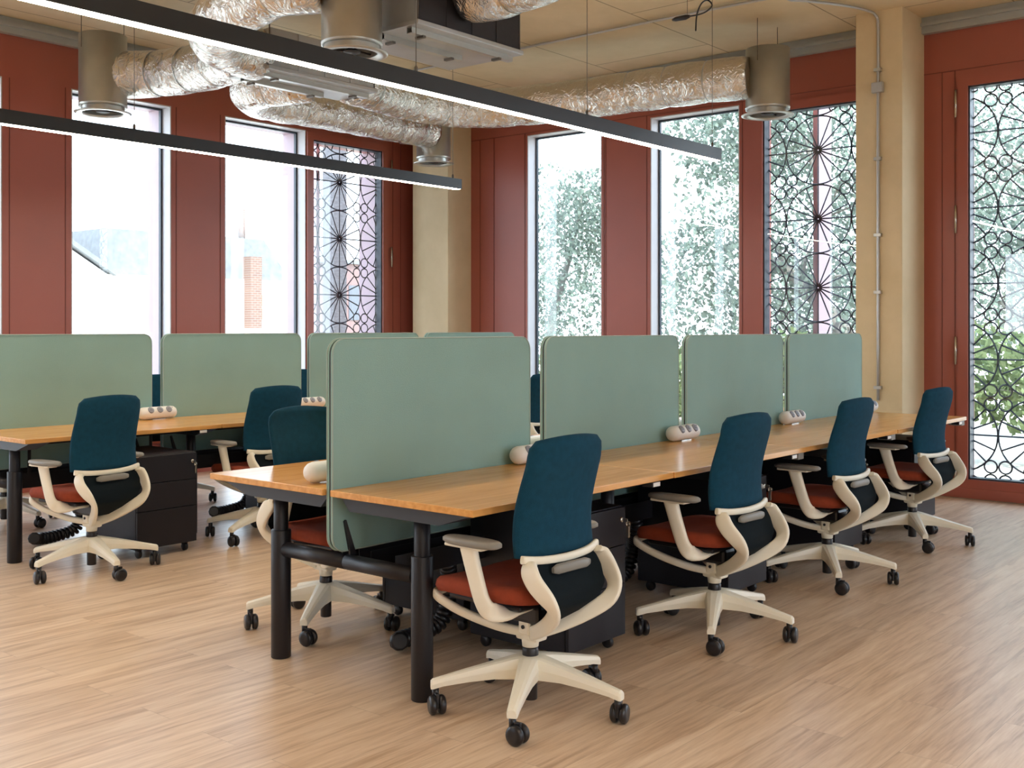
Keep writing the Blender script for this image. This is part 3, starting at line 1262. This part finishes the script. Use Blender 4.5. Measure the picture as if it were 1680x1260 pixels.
# ------------------------------------------------------------------ sockets
def make_socket():
    t = thing('socket_block', 'x', 'power socket')
    R_ = 0.041
    L_ = 0.140
    b_ = MB()
    xs = [-L_, -L_ + 0.003, -L_ + 0.01, -L_ + 0.022, -L_ + 0.036]
    rs = [0.2, 0.5, 0.75, 0.93, 1.0]
    P = [(x, 0, R_ + 0.003) for x in xs] + [(-x, 0, R_ + 0.003) for x in reversed(xs)]
    b_.tube(P, [R_ * k for k in rs + rs[::-1]], 24, ref=(0, 0, 1), r2=[R_ * k for k in rs + rs[::-1]])
    b_.build('body', 'white', t)
    for i, x in enumerate((-0.068, 0.0, 0.068)):
        T = Matrix.Translation((x, 0, R_ + 0.003)) @ Matrix.Rotation(math.radians(55), 4, 'X')
        s_ = MB()
        s_.lathe([(0.0, R_ + 0.0035), (0.0200, R_ + 0.0035), (0.0220, R_ + 0.0015), (0.0220, R_ - 0.014)], 20, T)
        so = s_.build('outlet', 'outlet', t)
        h = MB()
        for (hx, hy) in ((-0.006, -0.003), (0.006, -0.003), (0, 0.006)):
            h.lathe([(0.0, R_ + 0.0043), (0.0024, R_ + 0.0043), (0.0024, R_ + 0.003)], 8, T @ Matrix.Translation((hx, hy, 0)))
        h.build('pin_holes', 'blkplastic', so)
    k = MB()
    T = Matrix.Translation((0.108, 0, R_ + 0.003)) @ Matrix.Rotation(math.radians(150), 4, 'Z') @ Matrix.Rotation(math.radians(-40), 4, 'X')
    k.lathe([(0.0, R_ + 0.0012), (0.006, R_ + 0.0012), (0.006, R_ - 0.004)], 10, T)
    k.build('mark', 'blkplastic', t)
    f = MB()
    f.box(-0.05, 0.05, -0.022, 0.022, 0.0, 0.006)
    f.build('foot', 'steel', t)
    return t


sock = make_socket()
SK = [(X0A + LEN - 0.13, 3.125, 0, 'white rounded three way socket block on the first front bench desk'),
      (X0A + 2 * LEN - 0.10, 3.125, 0, 'white rounded three way socket block left of the third screen'),
      (X0A + 3 * LEN - 0.03, 3.13, 0, 'white rounded three way socket block left of the last screen'),
      (X0A + 3.95 * LEN - 0.03, 3.13, 0, 'white socket block at the far end of the front bench by the pier'),
      (2.925, 3.375, PI, 'white socket block on the near left desk, half hidden behind the large screen'),
      (X0A + LEN + 0.12, 3.36, PI, 'white socket block behind the gap after the large front screen'),
      (X0A + 2 * LEN + 0.12, 3.36, PI, 'white socket block behind the gap before the third screen'),
      (X0B + LEN - 0.05, 6.56, 0, 'white socket block on the left bench beside the teal chair back'),
      (X0B + 2 * LEN - 0.02, 6.56, 0, 'white socket block on the left bench at the foot of the third screen')]
for i, (x, y, rz, lab) in enumerate(SK):
    o = sock if i == 0 else dup(sock)
    o.location = (x, y, DZ)
    o.rotation_euler = (0, 0, rz)
    o['label'] = lab
    o['group'] = 'white socket blocks on the desks'


# ------------------------------------------------------------------ pedestals
def make_pedestal():
    """front faces -Y; origin at centre of footprint"""
    t = thing('drawer_pedestal', 'x', 'drawer unit')
    hw, hd = 0.20, 0.26
    b_ = MB()
    b_.bbox(-hw, hw, -hd + 0.018, hd, 0.055, 0.60, 0.003)
    b_.build('carcass', 'blackmetal', t)
    zs = [(0.06, 0.275), (0.279, 0.435), (0.439, 0.595)]
    for z0, z1 in zs:
        d = MB()
        d.bbox(-hw + 0.001, hw - 0.001, -hd, -hd + 0.016, z0, z1, 0.002)
        d.build('drawer', 'blackmetal', t)
    l = MB()
    T = Matrix.Translation((hw - 0.032, -hd, 0.545)) @ Matrix.Rotation(PI / 2, 4, 'X')
    l.lathe([(0.011, 0.0), (0.011, 0.006), (0.009, 0.008), (0.0, 0.008)], 16, T)
    lo = l.build('lock', 'steel', t)
    k = MB()
    k.box(hw - 0.034, hw - 0.030, -hd - 0.032, -hd - 0.008, 0.539, 0.551)
    k.lathe([(0.012, -0.002), (0.012, 0.002), (0.004, 0.002), (0.004, -0.002)], 14, Matrix.Translation((hw - 0.032, -hd - 0.036, 0.53)) @ Matrix.Rotation(PI / 2, 4, 'Y'))
    k.box(hw - 0.040, hw - 0.030, -hd - 0.042, -hd - 0.030, 0.475, 0.522)
    k.build('key', 'steel', lo)
    for x in (-hw + 0.045, hw - 0.045):
        for y in (-hd + 0.06, hd - 0.05):
            c = MB()
            c.lathe([(0.0, -0.011), (0.022, -0.011), (0.025, -0.008), (0.025, 0.008), (0.022, 0.011), (0.0, 0.011)], 18,
                    Matrix.Translation((x, y, 0.025)) @ Matrix.Rotation(PI / 2, 4, 'Y'))
            c.box(x - 0.014, x + 0.014, y - 0.012, y + 0.016, 0.040, 0.056)
            c.build('caster', 'blkplastic', t)
    return t


ped = make_pedestal()
PD = [(3.66, 2.86, 0, 'black drawer unit with key under the first front bench desk'),
      (3.66 + 1.285, 2.86, 0, 'black drawer unit with key behind the second chair of the front bench'),
      (3.66 + 2.57, 2.88, 0, 'black drawer unit under the third desk of the front bench'),
      (3.66 + 3.84, 2.88, 0, 'black drawer unit at the far end of the front bench'),
      (3.69, 6.00, 0, 'black drawer unit beside the leftmost chair, pulled out from the left bench'),
      (4.98, 6.20, 0, 'black drawer unit under the second left bench desk'),
      (6.26, 6.20, 0, 'black drawer unit under the third left bench desk'),
      (3.775, 3.52, PI, 'black drawer unit under the near left desk, beyond the crossbar'),
      (5.04, 3.60, PI, 'black drawer unit under the second left side desk of the front bench'),
      (6.32, 3.60, PI, 'black drawer unit under the third left side desk of the front bench')]
for i, (x, y, rz, lab) in enumerate(PD):
    o = ped if i == 0 else dup(ped)
    o.location = (x, y, 0)
    o.rotation_euler = (0, 0, rz)
    o['label'] = lab
    o['group'] = 'black drawer units under the desks'


# ------------------------------------------------------------------ cable spines
def make_spine(pts, label, first=None):
    t = thing('cable_spine', label, 'cable guide', tuple(pts[0][:2]) + (0,), group='black cable spines under the desks')
    o0 = Vector((pts[0][0], pts[0][1], 0))
    P = smooth_path([Vector(p) - o0 for p in pts], 10)
    b_ = MB()
    acc = 0
    for i in range(1, len(P)):
        acc += (P[i] - P[i - 1]).length
        if acc > 0.017:
            acc = 0
            d = (P[i] - P[i - 1]).normalized()
            b_.tube([P[i] - d * 0.012, P[i] - d * 0.006, P[i] + d * 0.006, P[i] + d * 0.012], [0.030, 0.038, 0.038, 0.030], 10)
    b_.build('segments', 'blkplastic', t)
    c = MB()
    c.tube(P, 0.012, 8)
    c.build('cable_bundle', 'blkplastic', t)
    return t


for i, (x, y, lab) in enumerate(((3.30, 3.30, 'black segmented cable spine curled on the floor behind the nearest desk leg'),
                                 (4.62, 3.22, 'black segmented cable spine under the second desk of the front bench'),
                                 (3.42, 6.62, 'black segmented cable spine curled under the first left bench desk'),
                                 (4.72, 6.62, 'black segmented cable spine curled under the second left bench desk'),
                                 (5.95, 6.62, 'black segmented cable spine under the third left bench desk'))):
    make_spine([(x + 0.10, y - 0.10, 0.38), (x + 0.12, y - 0.09, 0.32), (x + 0.2, y - 0.02, 0.2), (x + 0.17, y, 0.075), (x + 0.05, y + 0.02, 0.040), (x - 0.07, y + 0.01, 0.040), (x - 0.12, y - 0.04, 0.055)], lab)


# ------------------------------------------------------------------ chair
def make_chair():
    t = thing('office_chair', 'x', 'chair')
    # --- upholstered upper back (shell curved round the sitter)
    NU, NV = 18, 16
    fr_, bk = [], []

    def back_pt(u, v, off):
        # u -1..1 across, v 0..1 up
        z = 0.578 + 0.392 * v
        hw = 0.209 - 0.002 * v - 0.014 * v ** 2
        # rounded top corners
        if v > 0.88:
            q = (v - 0.88) / 0.12
            hw -= 0.032 * (1 - math.sqrt(max(0, 1 - q * q)))
        z += 0.014 * (1 - u * u) * v - 0.012 * (1 - v) * (1 - abs(u)) * 0
        y = -0.150 - 0.055 * v + 0.030 * math.sin(PI * min(1, v * 1.25)) * (1 - v * 0.6) + 0.030 * u * u
        return Vector((u * hw, y + off, z))
    vs, fs = [], []
    for j in range(NV + 1):
        for i in range(NU + 1):
            vs.append(back_pt(-1 + 2 * i / NU, j / NV, 0.012))
    for j in range(NV + 1):
        for i in range(NU + 1):
            u = -1 + 2 * i / NU
            edge = max(abs(u) ** 8, (j / NV) ** 14)
            vs.append(back_pt(u * 0.985, j / NV, -0.014 + 0.014 * edge))
    W_ = NU + 1
    off = W_ * (NV + 1)
    for j in range(NV):
        for i in range(NU):
            a = j * W_ + i
            fs.append((a, a + 1, a + W_ + 1, a + W_))
            fs.append((off + a, off + a + W_, off + a + W_ + 1, off + a + 1))
    for j in range(NV):
        a = j * W_
        fs.append((a, a + W_, off + a + W_, off + a))
        a = j * W_ + NU
        fs.append((a, off + a, off + a + W_, a + W_))
    for i in range(NU):
        fs.append((i, off + i, off + i + 1, i + 1))
        a = NV * W_ + i
        fs.append((a, a + 1, off + a + 1, off + a))
    MB().add(vs, fs, True).build('backrest', 'teal', t)
    # --- lower back membrane inside the frame
    vs, fs = [], []
    N1, N2 = 12, 15
    for j in range(N2 + 1):
        v = j / N2
        for i in range(N1 + 1):
            u = -1 + 2 * i / N1
            sec = [(0.058, -0.098, 0.318), (0.100, -0.160, 0.358), (0.142, -0.208, 0.402), (0.172, -0.212, 0.452), (0.190, -0.180, 0.510), (0.196, -0.148, 0.575)]
            q = v * 5
            kk = min(4, int(q))
            hw, yy, zz = [sec[kk][c_] + (sec[kk + 1][c_] - sec[kk][c_]) * (q - kk) for c_ in range(3)]
            vs.append(Vector((u * hw, yy + 0.012 * u * u, zz)))
    for j in range(N2):
        for i in range(N1):
            a = j * (N1 + 1) + i
            fs.append((a, a + 1, a + N1 + 2, a + N1 + 1))
    nb = len(vs)
    vs2 = [v + Vector((0, 0.006, 0)) for v in vs]
    fs2 = [tuple(reversed([i + nb for i in f])) for f in fs]
    MB().add(vs + vs2, fs + fs2, True).build('lower_back', 'mesh', t)
    # lumbar pad
    lp = MB()
    lp.tube([(x, -0.190 + 0.35 * x * x, 0.534 - 0.2 * x * x) for x in [i * 0.025 for i in range(-4, 5)]], [0.006] + [0.012] * 7 + [0.006], 14,
            ref=(0, 0, 1), r2=[0.010] + [0.017] * 7 + [0.010], sq=3)
    lp.build('lumbar_pad', 'greypad', t)
    # --- back frame: one loop, plus the rail under the upholstery
    bf = MB()
    half = [(0.178, -0.156, 0.562), (0.194, -0.162, 0.545), (0.200, -0.192, 0.505), (0.183, -0.235, 0.450), (0.150, -0.232, 0.400),
            (0.105, -0.172, 0.350), (0.060, -0.095, 0.305), (0.020, -0.030, 0.276)]
    P = smooth_path(half, 5)
    for s_ in (-1, 1):
        Q = [Vector((s_ * p.x, p.y, p.z)) for p in P]
        n = len(Q)
        bf.tube(Q, lerp_list([0.024, 0.036, 0.034, 0.029, 0.028, 0.026, 0.025], n), 16, ref=(1, 0, 0),
                r2=lerp_list([0.012, 0.012, 0.011, 0.010, 0.011, 0.014, 0.018], n), sq=4)
    cr = [(-0.203, -0.138, 0.576), (-0.12, -0.160, 0.566), (0.0, -0.170, 0.562), (0.12, -0.160, 0.566), (0.203, -0.138, 0.576)]
    bf.tube(smooth_path(cr, 5), 0.010, 12, ref=(0, 0, 1), r2=0.014, sq=3)
    bf.build('back_frame', 'cream', t)
    # --- seat
    st = MB()
    vs, fs = [], []
    NR, NT = 7, 40
    rings = [(0.86, 0.404), (0.965, 0.410), (1.0, 0.430), (0.985, 0.450), (0.94, 0.461), (0.75, 0.464), (0.45, 0.459), (0.15, 0.456)]
    for (k, z) in rings:
        for i in range(NT):
            a = 2 * PI * i / NT
            c, s_ = math.cos(a), math.sin(a)
            c = math.copysign(abs(c) ** (2 / 4.2), c)
            s_ = math.copysign(abs(s_) ** (2 / 4.2), s_)
            x = 0.232 * k * c
            y = 0.080 + 0.235 * k * s_
            dz = -0.018 * max(0, (y - 0.18) / 0.13) ** 2 + 0.012 * (x / 0.23) ** 2
            vs.append(Vector((x, y, z + dz)))
    for j in range(len(rings) - 1):
        for i in range(NT):
            l = (i + 1) % NT
            fs.append((j * NT + i, j * NT + l, (j + 1) * NT + l, (j + 1) * NT + i))
    fs.append(tuple(reversed(range(NT))))
    fs.append(tuple((len(rings) - 1) * NT + i for i in range(NT)))
    st.add(vs, fs, True)
    st.build('seat', 'rust', t)
    sp = MB()
    sp.bbox(-0.17, 0.17, -0.10, 0.24, 0.385, 0.406, 0.008)
    sp.bbox(-0.06, 0.06, -0.09, 0.10, 0.315, 0.386, 0.015)
    sp.build('seat_pan', 'blkplastic', t)
    # --- front loop of the frame under the seat
    sf = MB()
    h2 = [(-0.02, 0.0, 0.274), (-0.075, 0.09, 0.292), (-0.14, 0.20, 0.335), (-0.175, 0.285, 0.380), (-0.150, 0.312, 0.394), (-0.05, 0.318, 0.396)]
    loop = h2 + [(-x, y, z) for x, y, z in reversed(h2)]
    sf.tube(smooth_path(loop, 5), 0.017, 12, ref=(1, 0, 0.2), r2=0.012, sq=3)
    sf.build('seat_frame', 'cream', t)
    # --- mechanism
    me = MB()
    me.bbox(-0.032, 0.032, -0.055, 0.045, 0.245, 0.285, 0.010)
    me.lathe([(0.0, 0.222), (0.029, 0.222), (0.032, 0.25), (0.030, 0.262)], 20)
    me.bbox(-0.050, -0.026, -0.035, 0.015, 0.27, 0.392, 0.008)
    me.bbox(0.026, 0.050, -0.035, 0.015, 0.27, 0.392, 0.008)
    me.build('mechanism', 'cream', t)
    for s_ in (-1, 1):
        pv = MB()
        pv.lathe([(0.0, 0.0), (0.007, 0.0), (0.007, 0.004), (0.0, 0.004)], 12, Matrix.Translation((s_ * 0.05, -0.01, 0.30)) @ Matrix.Rotation(s_ * PI / 2, 4, 'Y'))
        pv.build('pivot_bolt', 'blkplastic', t)
    # --- arms
    for s_ in (-1, 1):
        ar = MB()
        pa = [(s_ * 0.262, 0.050, 0.612), (s_ * 0.262, 0.045, 0.585), (s_ * 0.260, 0.018, 0.50), (s_ * 0.256, -0.010, 0.425),
              (s_ * 0.235, -0.030, 0.392), (s_ * 0.17, -0.045, 0.378), (s_ * 0.10, -0.045, 0.374), (s_ * 0.03, -0.04, 0.372)]
        Q = smooth_path(pa, 5)
        n = len(Q)
        ar.tube(Q, lerp_list([0.038, 0.032, 0.030, 0.030, 0.033, 0.030, 0.025, 0.02], n), 14, ref=(s_ * 1, 0, 0.35),
                r2=lerp_list([0.018, 0.016, 0.015, 0.014, 0.014, 0.012, 0.010, 0.008], n), sq=3)
        ar.bbox(s_ * 0.262 - 0.03, s_ * 0.262 + 0.03, -0.035, 0.14, 0.602, 0.614, 0.005)
        ao = ar.build('armrest', 'cream', t)
        pd = MB()
        vs, fs = [], []
        NT = 28
        rr = [(0.90, 0.612), (1.0, 0.618), (1.0, 0.628), (0.93, 0.634), (0.6, 0.636), (0.1, 0.636)]
        for (k, z) in rr:
            for i in range(NT):
                a = 2 * PI * i / NT
                c, d = math.cos(a), math.sin(a)
                c = math.copysign(abs(c) ** (2 / 2.6), c)
                d = math.copysign(abs(d) ** (2 / 2.6), d)
                vs.append(Vector((s_ * 0.262 + 0.043 * k * c, 0.035 + 0.128 * k * d, z)))
        for j in range(len(rr) - 1):
            for i in range(NT):
                l = (i + 1) % NT
                fs.append((j * NT + i, j * NT + l, (j + 1) * NT + l, (j + 1) * NT + i))
        fs.append(tuple(reversed(range(NT))))
        fs.append(tuple((len(rr) - 1) * NT + i for i in range(NT)))
        pd.add(vs, fs, True)
        pd.build('arm_pad', 'greypad', ao)
    # --- gas column
    gc = MB()
    gc.lathe([(0.0, 0.035), (0.024, 0.035), (0.025, 0.038), (0.025, 0.10), (0.025, 0.21)], 24)
    gc.lathe([(0.027, 0.178), (0.029, 0.180), (0.029, 0.214), (0.024, 0.222), (0.0, 0.224)], 24)
    gc.build('gas_column', 'blkplastic', t)
    # --- star base and casters are set out about the origin, turned by base_turn
    bs = MB()
    for k in range(5):
        a = 2 * PI * k / 5
        T = Matrix.Rotation(a, 4, 'Z')
        secs = [(0.012, 0.042, 0.192, 0.112), (0.05, 0.037, 0.190, 0.116), (0.13, 0.030, 0.172, 0.117), (0.22, 0.0245, 0.150, 0.109), (0.31, 0.0195, 0.127, 0.096), (0.346, 0.0175, 0.118, 0.086), (0.353, 0.015, 0.112, 0.086)]
        vs, fs = [], []
        for (r, hw, zt, zb) in secs:
            for (yy, zz) in ((-hw, zb), (-hw * 1.05, (zt + zb) / 2), (-hw * 0.85, zt - 0.004), (-hw * 0.4, zt), (hw * 0.4, zt), (hw * 0.85, zt - 0.004), (hw * 1.05, (zt + zb) / 2), (hw, zb)):
                vs.append(T @ Vector((r, yy, zz)))
        for j in range(len(secs) - 1):
            for i in range(8):
                l = (i + 1) % 8
                fs.append((j * 8 + i, j * 8 + l, (j + 1) * 8 + l, (j + 1) * 8 + i))
        fs.append(tuple((len(secs) - 1) * 8 + i for i in range(8)))
        fs.append(tuple(reversed(range(8))))
        bs.add(vs, fs, False)
    bs.lathe([(0.026, 0.108), (0.040, 0.110), (0.044, 0.14), (0.040, 0.178), (0.033, 0.186), (0.025, 0.186)], 30)
    base = bs.build('star_base', 'cream', t)
    rnd = random.Random(3)
    for k in range(5):
        a = 2 * PI * k / 5
        sw = rnd.uniform(-0.8, 0.8) + PI / 2
        T = Matrix.Rotation(a, 4, 'Z') @ Matrix.Translation((0.336, 0, 0)) @ Matrix.Rotation(sw, 4, 'Z')
        c = MB()
        for s_ in (-1, 1):
            W2 = T @ Matrix.Translation((0.020, s_ * 0.0165, 0.0335)) @ Matrix.Rotation(PI / 2, 4, 'X')
            c.lathe([(0.0, -0.012), (0.014, -0.013), (0.026, -0.012), (0.0315, -0.008), (0.0335, -0.003), (0.0335, 0.003), (0.0315, 0.008), (0.026, 0.012), (0.014, 0.013), (0.0, 0.012)], 24, W2)
        c.bbox(-0.012, 0.034, -0.0065, 0.0065, 0.024, 0.074, 0.003, 2, T)
        c.lathe([(0.0, 0.055), (0.0125, 0.055), (0.0125, 0.086), (0.0, 0.086)], 14, T)
        c.build('caster', 'blkplastic', base)
    return t


chair = make_chair()


def base_of(ch):
    for c in ch.children:
        if c.name.startswith('star_base'):
            return c


R_ = math.radians
CH = [  # x, y, heading of the chair (0 = faces +Y), world angle of one base arm, label
    (3.030, 2.445, -2, -151, 'nearest teal backed office chair, at the front end of the front bench'),
    (4.310, 2.430, -3, -153, 'second teal backed office chair along the right side of the front bench'),
    (5.610, 2.480, -3, -147, 'third teal backed office chair along the right side of the front bench'),
    (6.930, 2.500, -6, -148, 'farthest teal backed office chair on the right, nearest the lattice door'),
    (3.300, 3.860, 180, -146, 'dark backed office chair pushed in at the near left desk of the front bench'),
    (4.430, 3.900, 180, -120, 'hidden office chair behind the large front screen, left side of front bench'),
    (5.720, 3.910, 182, -140, 'office chair behind the second front bench screen, left side'),
    (7.050, 3.910, 178, -150, 'office chair behind the third front bench screen, left side'),
    (3.185, 5.700, 6, -170, 'leftmost office chair with its back to the camera at the left bench'),
    (4.420, 5.800, -3, -160, 'office chair at the second left bench desk, left of the large screen'),
    (5.750, 5.780, 0, -150, 'office chair at the third left bench desk, behind the large screen'),
    (7.080, 5.720, 0, -130, 'office chair at the last left bench desk, seen in the gap after the large screen'),
    (3.560, 7.520, 180, -150, 'office chair on the window side of the first left bench desk'),
    (4.830, 7.500, 176, -120, 'teal office chair behind the gap between first and second left bench screens'),
    (6.280, 7.500, 180, -150, 'teal office chair behind the gap between second and third left bench screens'),
    (7.400, 7.520, 182, -110, 'office chair on the window side of the last left bench desk'),
]
for i, (x, y, hd, ba, lab) in enumerate(CH):
    o = chair if i == 0 else dup(chair)
    o.location = (x, y, 0)
    o.rotation_euler = (0, 0, R_(hd))
    o['label'] = lab
    o['group'] = 'teal and rust office chairs at the benches'
    base_of(o).rotation_euler = (0, 0, R_(ba - hd))


# ------------------------------------------------------------------ outdoors
g = MB()
g.box(-60, 70, -60, 70, -0.45, -0.25)
structure(g, 'ground', 'ground', 'pale outdoor ground around the building', 'ground')


def leaf_cloud(centres, n, size, seed):
    rd = random.Random(seed)
    b_ = MB()
    for k in range(n):
        cx, cy, cz, rx, rz = rd.choice(centres)
        while True:
            p = Vector((rd.uniform(-1, 1), rd.uniform(-1, 1), rd.uniform(-1, 1)))
            if p.length < 1:
                break
        c = Vector((cx + p.x * rx, cy + p.y * rx, cz + p.z * rz))
        a = Vector((rd.gauss(0, 1), rd.gauss(0, 1), rd.gauss(0, 1))).normalized()
        t_ = a.orthogonal().normalized()
        u = a.cross(t_)
        s = size * rd.uniform(0.6, 1.4)
        b_.add([c - t_ * s, c - t_ * s * 0.1 + u * s * 0.55, c + t_ * s, c - t_ * s * 0.1 - u * s * 0.55], [(0, 1, 2, 3)])
    return b_


def tree(x, y, h, crown, n, size, lm, label, seed, branches, cat='tree'):
    t = thing('tree' if cat == 'tree' else 'shrub', label, cat, (x, y, -0.25), group='trees and shrubs outside the right wall')
    rd = random.Random(seed)
    cs = [(cx, cy, cz, rx, rz) for (cx, cy, cz, rx, rz) in crown]
    leaf_cloud(cs, n, size, seed).build('foliage', lm, t)
    tk = MB()
    for (pts, r0, r1) in branches:
        P = smooth_path(pts, 5)
        tk.tube(P, lerp_list([r0, r1], len(P)), 10)
        for k in range(5):
            i = rd.randrange(len(P) // 3, len(P))
            d = Vector((rd.uniform(-1, 1), rd.uniform(-1, 1), rd.uniform(0.1, 1.0))).normalized() * rd.uniform(0.5, 1.3)
            tk.tube([P[i], P[i] + d * 0.5 + Vector((0, 0, 0.06)), P[i] + d], [r1 * 0.7, r1 * 0.45, r1 * 0.15], 6)
    tk.build('trunk', 'bark', t)
    return t


# (tree base positions behind the right wall)
tree(16.0, 12.6, 5, [(0, 0, 3.1, 1.5, 1.6), (0.4, -0.8, 2.2, 1.6, 1.3), (-0.5, 0.6, 1.4, 1.5, 1.1), (0.2, -1.0, 3.6, 0.9, 0.9)], 12000, 0.046, 'leaf_a',
     'tree seen through the clear window next to the corner column', 1, [([(0, 0, 0), (0.1, -0.1, 1.6), (0.3, -0.4, 3.0), (0.4, -0.6, 4.0)], 0.10, 0.03)])
tree(15.0, 7.2, 6, [(0, 0.2, 3.4, 1.6, 1.7), (0.2, -1.0, 4.4, 1.5, 1.5), (-0.2, 0.9, 2.2, 1.4, 1.2), (0.1, -0.6, 1.6, 1.6, 1.1), (0, 0.8, 4.6, 1.2, 0.9)], 18000, 0.047, 'leaf_a',
     'tree with a thick leaning limb seen through the clear window where the pendant ends', 2,
     [([(0.2, -1.4, 0), (0.15, -0.9, 1.3), (0.05, -0.1, 2.3), (0, 0.6, 2.7)], 0.16, 0.09), ([(0.05, -0.4, 1.9), (0.1, -0.5, 3.2), (0, -0.2, 4.4)], 0.08, 0.03)])
tree(20.4, 7.4, 6, [(0, 0.0, 3.4, 1.8, 1.9), (0.2, -0.9, 4.8, 1.6, 1.5), (-0.2, 0.6, 1.9, 1.7, 1.4), (0.1, -1.2, 2.4, 1.6, 1.5)], 17000, 0.050, 'leaf_a',
     'tree behind the lattice window beside the concrete pier', 3, [([(0, 0, 0), (0.1, -0.2, 2.2), (0.2, -0.5, 4.5)], 0.13, 0.05)])
tree(16.3, 3.1, 6, [(0, 0.4, 3.3, 1.5, 1.5), (0.2, -0.9, 4.3, 1.5, 1.3), (-0.2, 0.2, 2.2, 1.4, 1.2), (0.3, -1.4, 2.7, 1.3, 1.3)], 16000, 0.046, 'leaf_a',
     'tree with a thick pale trunk seen through the lattice door', 4, [([(0, 0.7, 0), (0.1, 0.75, 2.2), (0.2, 0.5, 4.5)], 0.20, 0.14)])
tree(13.4, 3.2, 2, [(0, 0, 0.9, 0.9, 0.6), (0.2, -1.0, 0.7, 0.8, 0.5), (0, 0.8, 1.1, 0.7, 0.6)], 2600, 0.060, 'leaf_b',
     'yellow-green shrub low behind the lattice door', 5, [([(0, 0, 0), (0.05, 0, 0.7)], 0.03, 0.015)], 'shrub')
tree(11.9, 2.35, 2, [(0, 0, 1.15, 0.5, 0.35), (0.1, -0.5, 1.0, 0.4, 0.3)], 420, 0.055, 'leaf_c',
     'russet leaved shrub glimpsed through the middle of the lattice door', 6, [([(0, 0, 0), (0.05, 0, 0.9)], 0.03, 0.015)], 'shrub')
tree(11.9, 7.4, 2, [(0, 0, 0.8, 0.9, 0.6), (0, 1.4, 0.7, 0.9, 0.6), (0.1, -1.6, 0.9, 0.9, 0.7), (0.1, 2.8, 0.7, 0.9, 0.6)], 5200, 0.07, 'leaf_b',
     'long pale green hedge low behind the two clear windows of the right wall', 7, [([(0, 0, 0), (0.05, 0, 0.7)], 0.03, 0.015)], 'shrub')

# pale houses far beyond the left wall
h = thing('house', 'pale rendered house with slate gable far beyond the left wall windows', 'building', (18.25, 30, -0.25))
b = MB()
b.prism([(-7, 0), (-7, 3.2), (-4.0, 5.0), (-1.0, 3.2), (6, 3.2), (6, 0)], 'Y', 0, 6)
b.build('wall', 'render_white', h)
b = MB()
b.prism([(-7.2, 3.15), (-4.0, 5.1), (-0.8, 3.15), (-0.8, 3.3), (-4.0, 5.25), (-7.2, 3.3)], 'Y', -0.2, 6.2)
b.prism([(-1, 3.2), (-0.8, 4.6), (5.0, 4.6), (6.2, 3.2)], 'Y', 0.4, 5.6)
b.build('roof', 'slate', h)
b = MB()
b.box(3.9, 4.35, -0.35, 0.1, 1.6, 3.95)
b.build('chimney', 'brick', h)
b = MB()
b.tube([(4.9, 1.5, 4.5), (4.9, 1.5, 5.7)], 0.12, 12)
b.build('flue', 'brick', h)
for (x, z) in ((4.8, 1.9), (4.8, 2.35), (-4.2, 1.4), (-2.6, 1.4)):
    f = MB()
    f.box(x - 0.2, x + 0.2, -0.03, 0.02, z, z + 0.36)
    f.build('window', 'dirtyglass', h)

h = thing('house', 'pinkish rendered building low behind the left lattice window', 'building', (26.5, 31, -0.25))
b = MB()
b.box(0, 7.0, 0, 1.5, 0, 4.0)
b.build('wall', mat('pink_render', (0.20, 0.13, 0.125), 0.8), h)
b = MB()
b.box(-0.1, 7.1, -0.1, 1.6, 4.0, 4.15)
b.build('roof', 'slate', h)
for x in (1.1, 3.4):
    f = MB()
    f.box(x, x + 0.9, -0.03, 0.02, 1.9, 3.2)
    f.build('window', mat('grey_far_pane', (0.10, 0.11, 0.13), 0.3), h)
p = thing('brick_pier', 'grey brick pier standing outside the left lattice window', 'pillar', (9.45, 10.9, -0.25))
b = MB()
b.box(0, 0.22, 0, 0.22, 0, 4.6)
b.build('shaft', mat('grey_brick', (0.125, 0.125, 0.14), 0.9, vary=0.25, vscale=14, stretch=(1, 1, 3)), p)
b = MB()
b.box(-0.03, 0.25, -0.03, 0.25, 4.6, 4.7)
b.build('coping', 'slate', p)
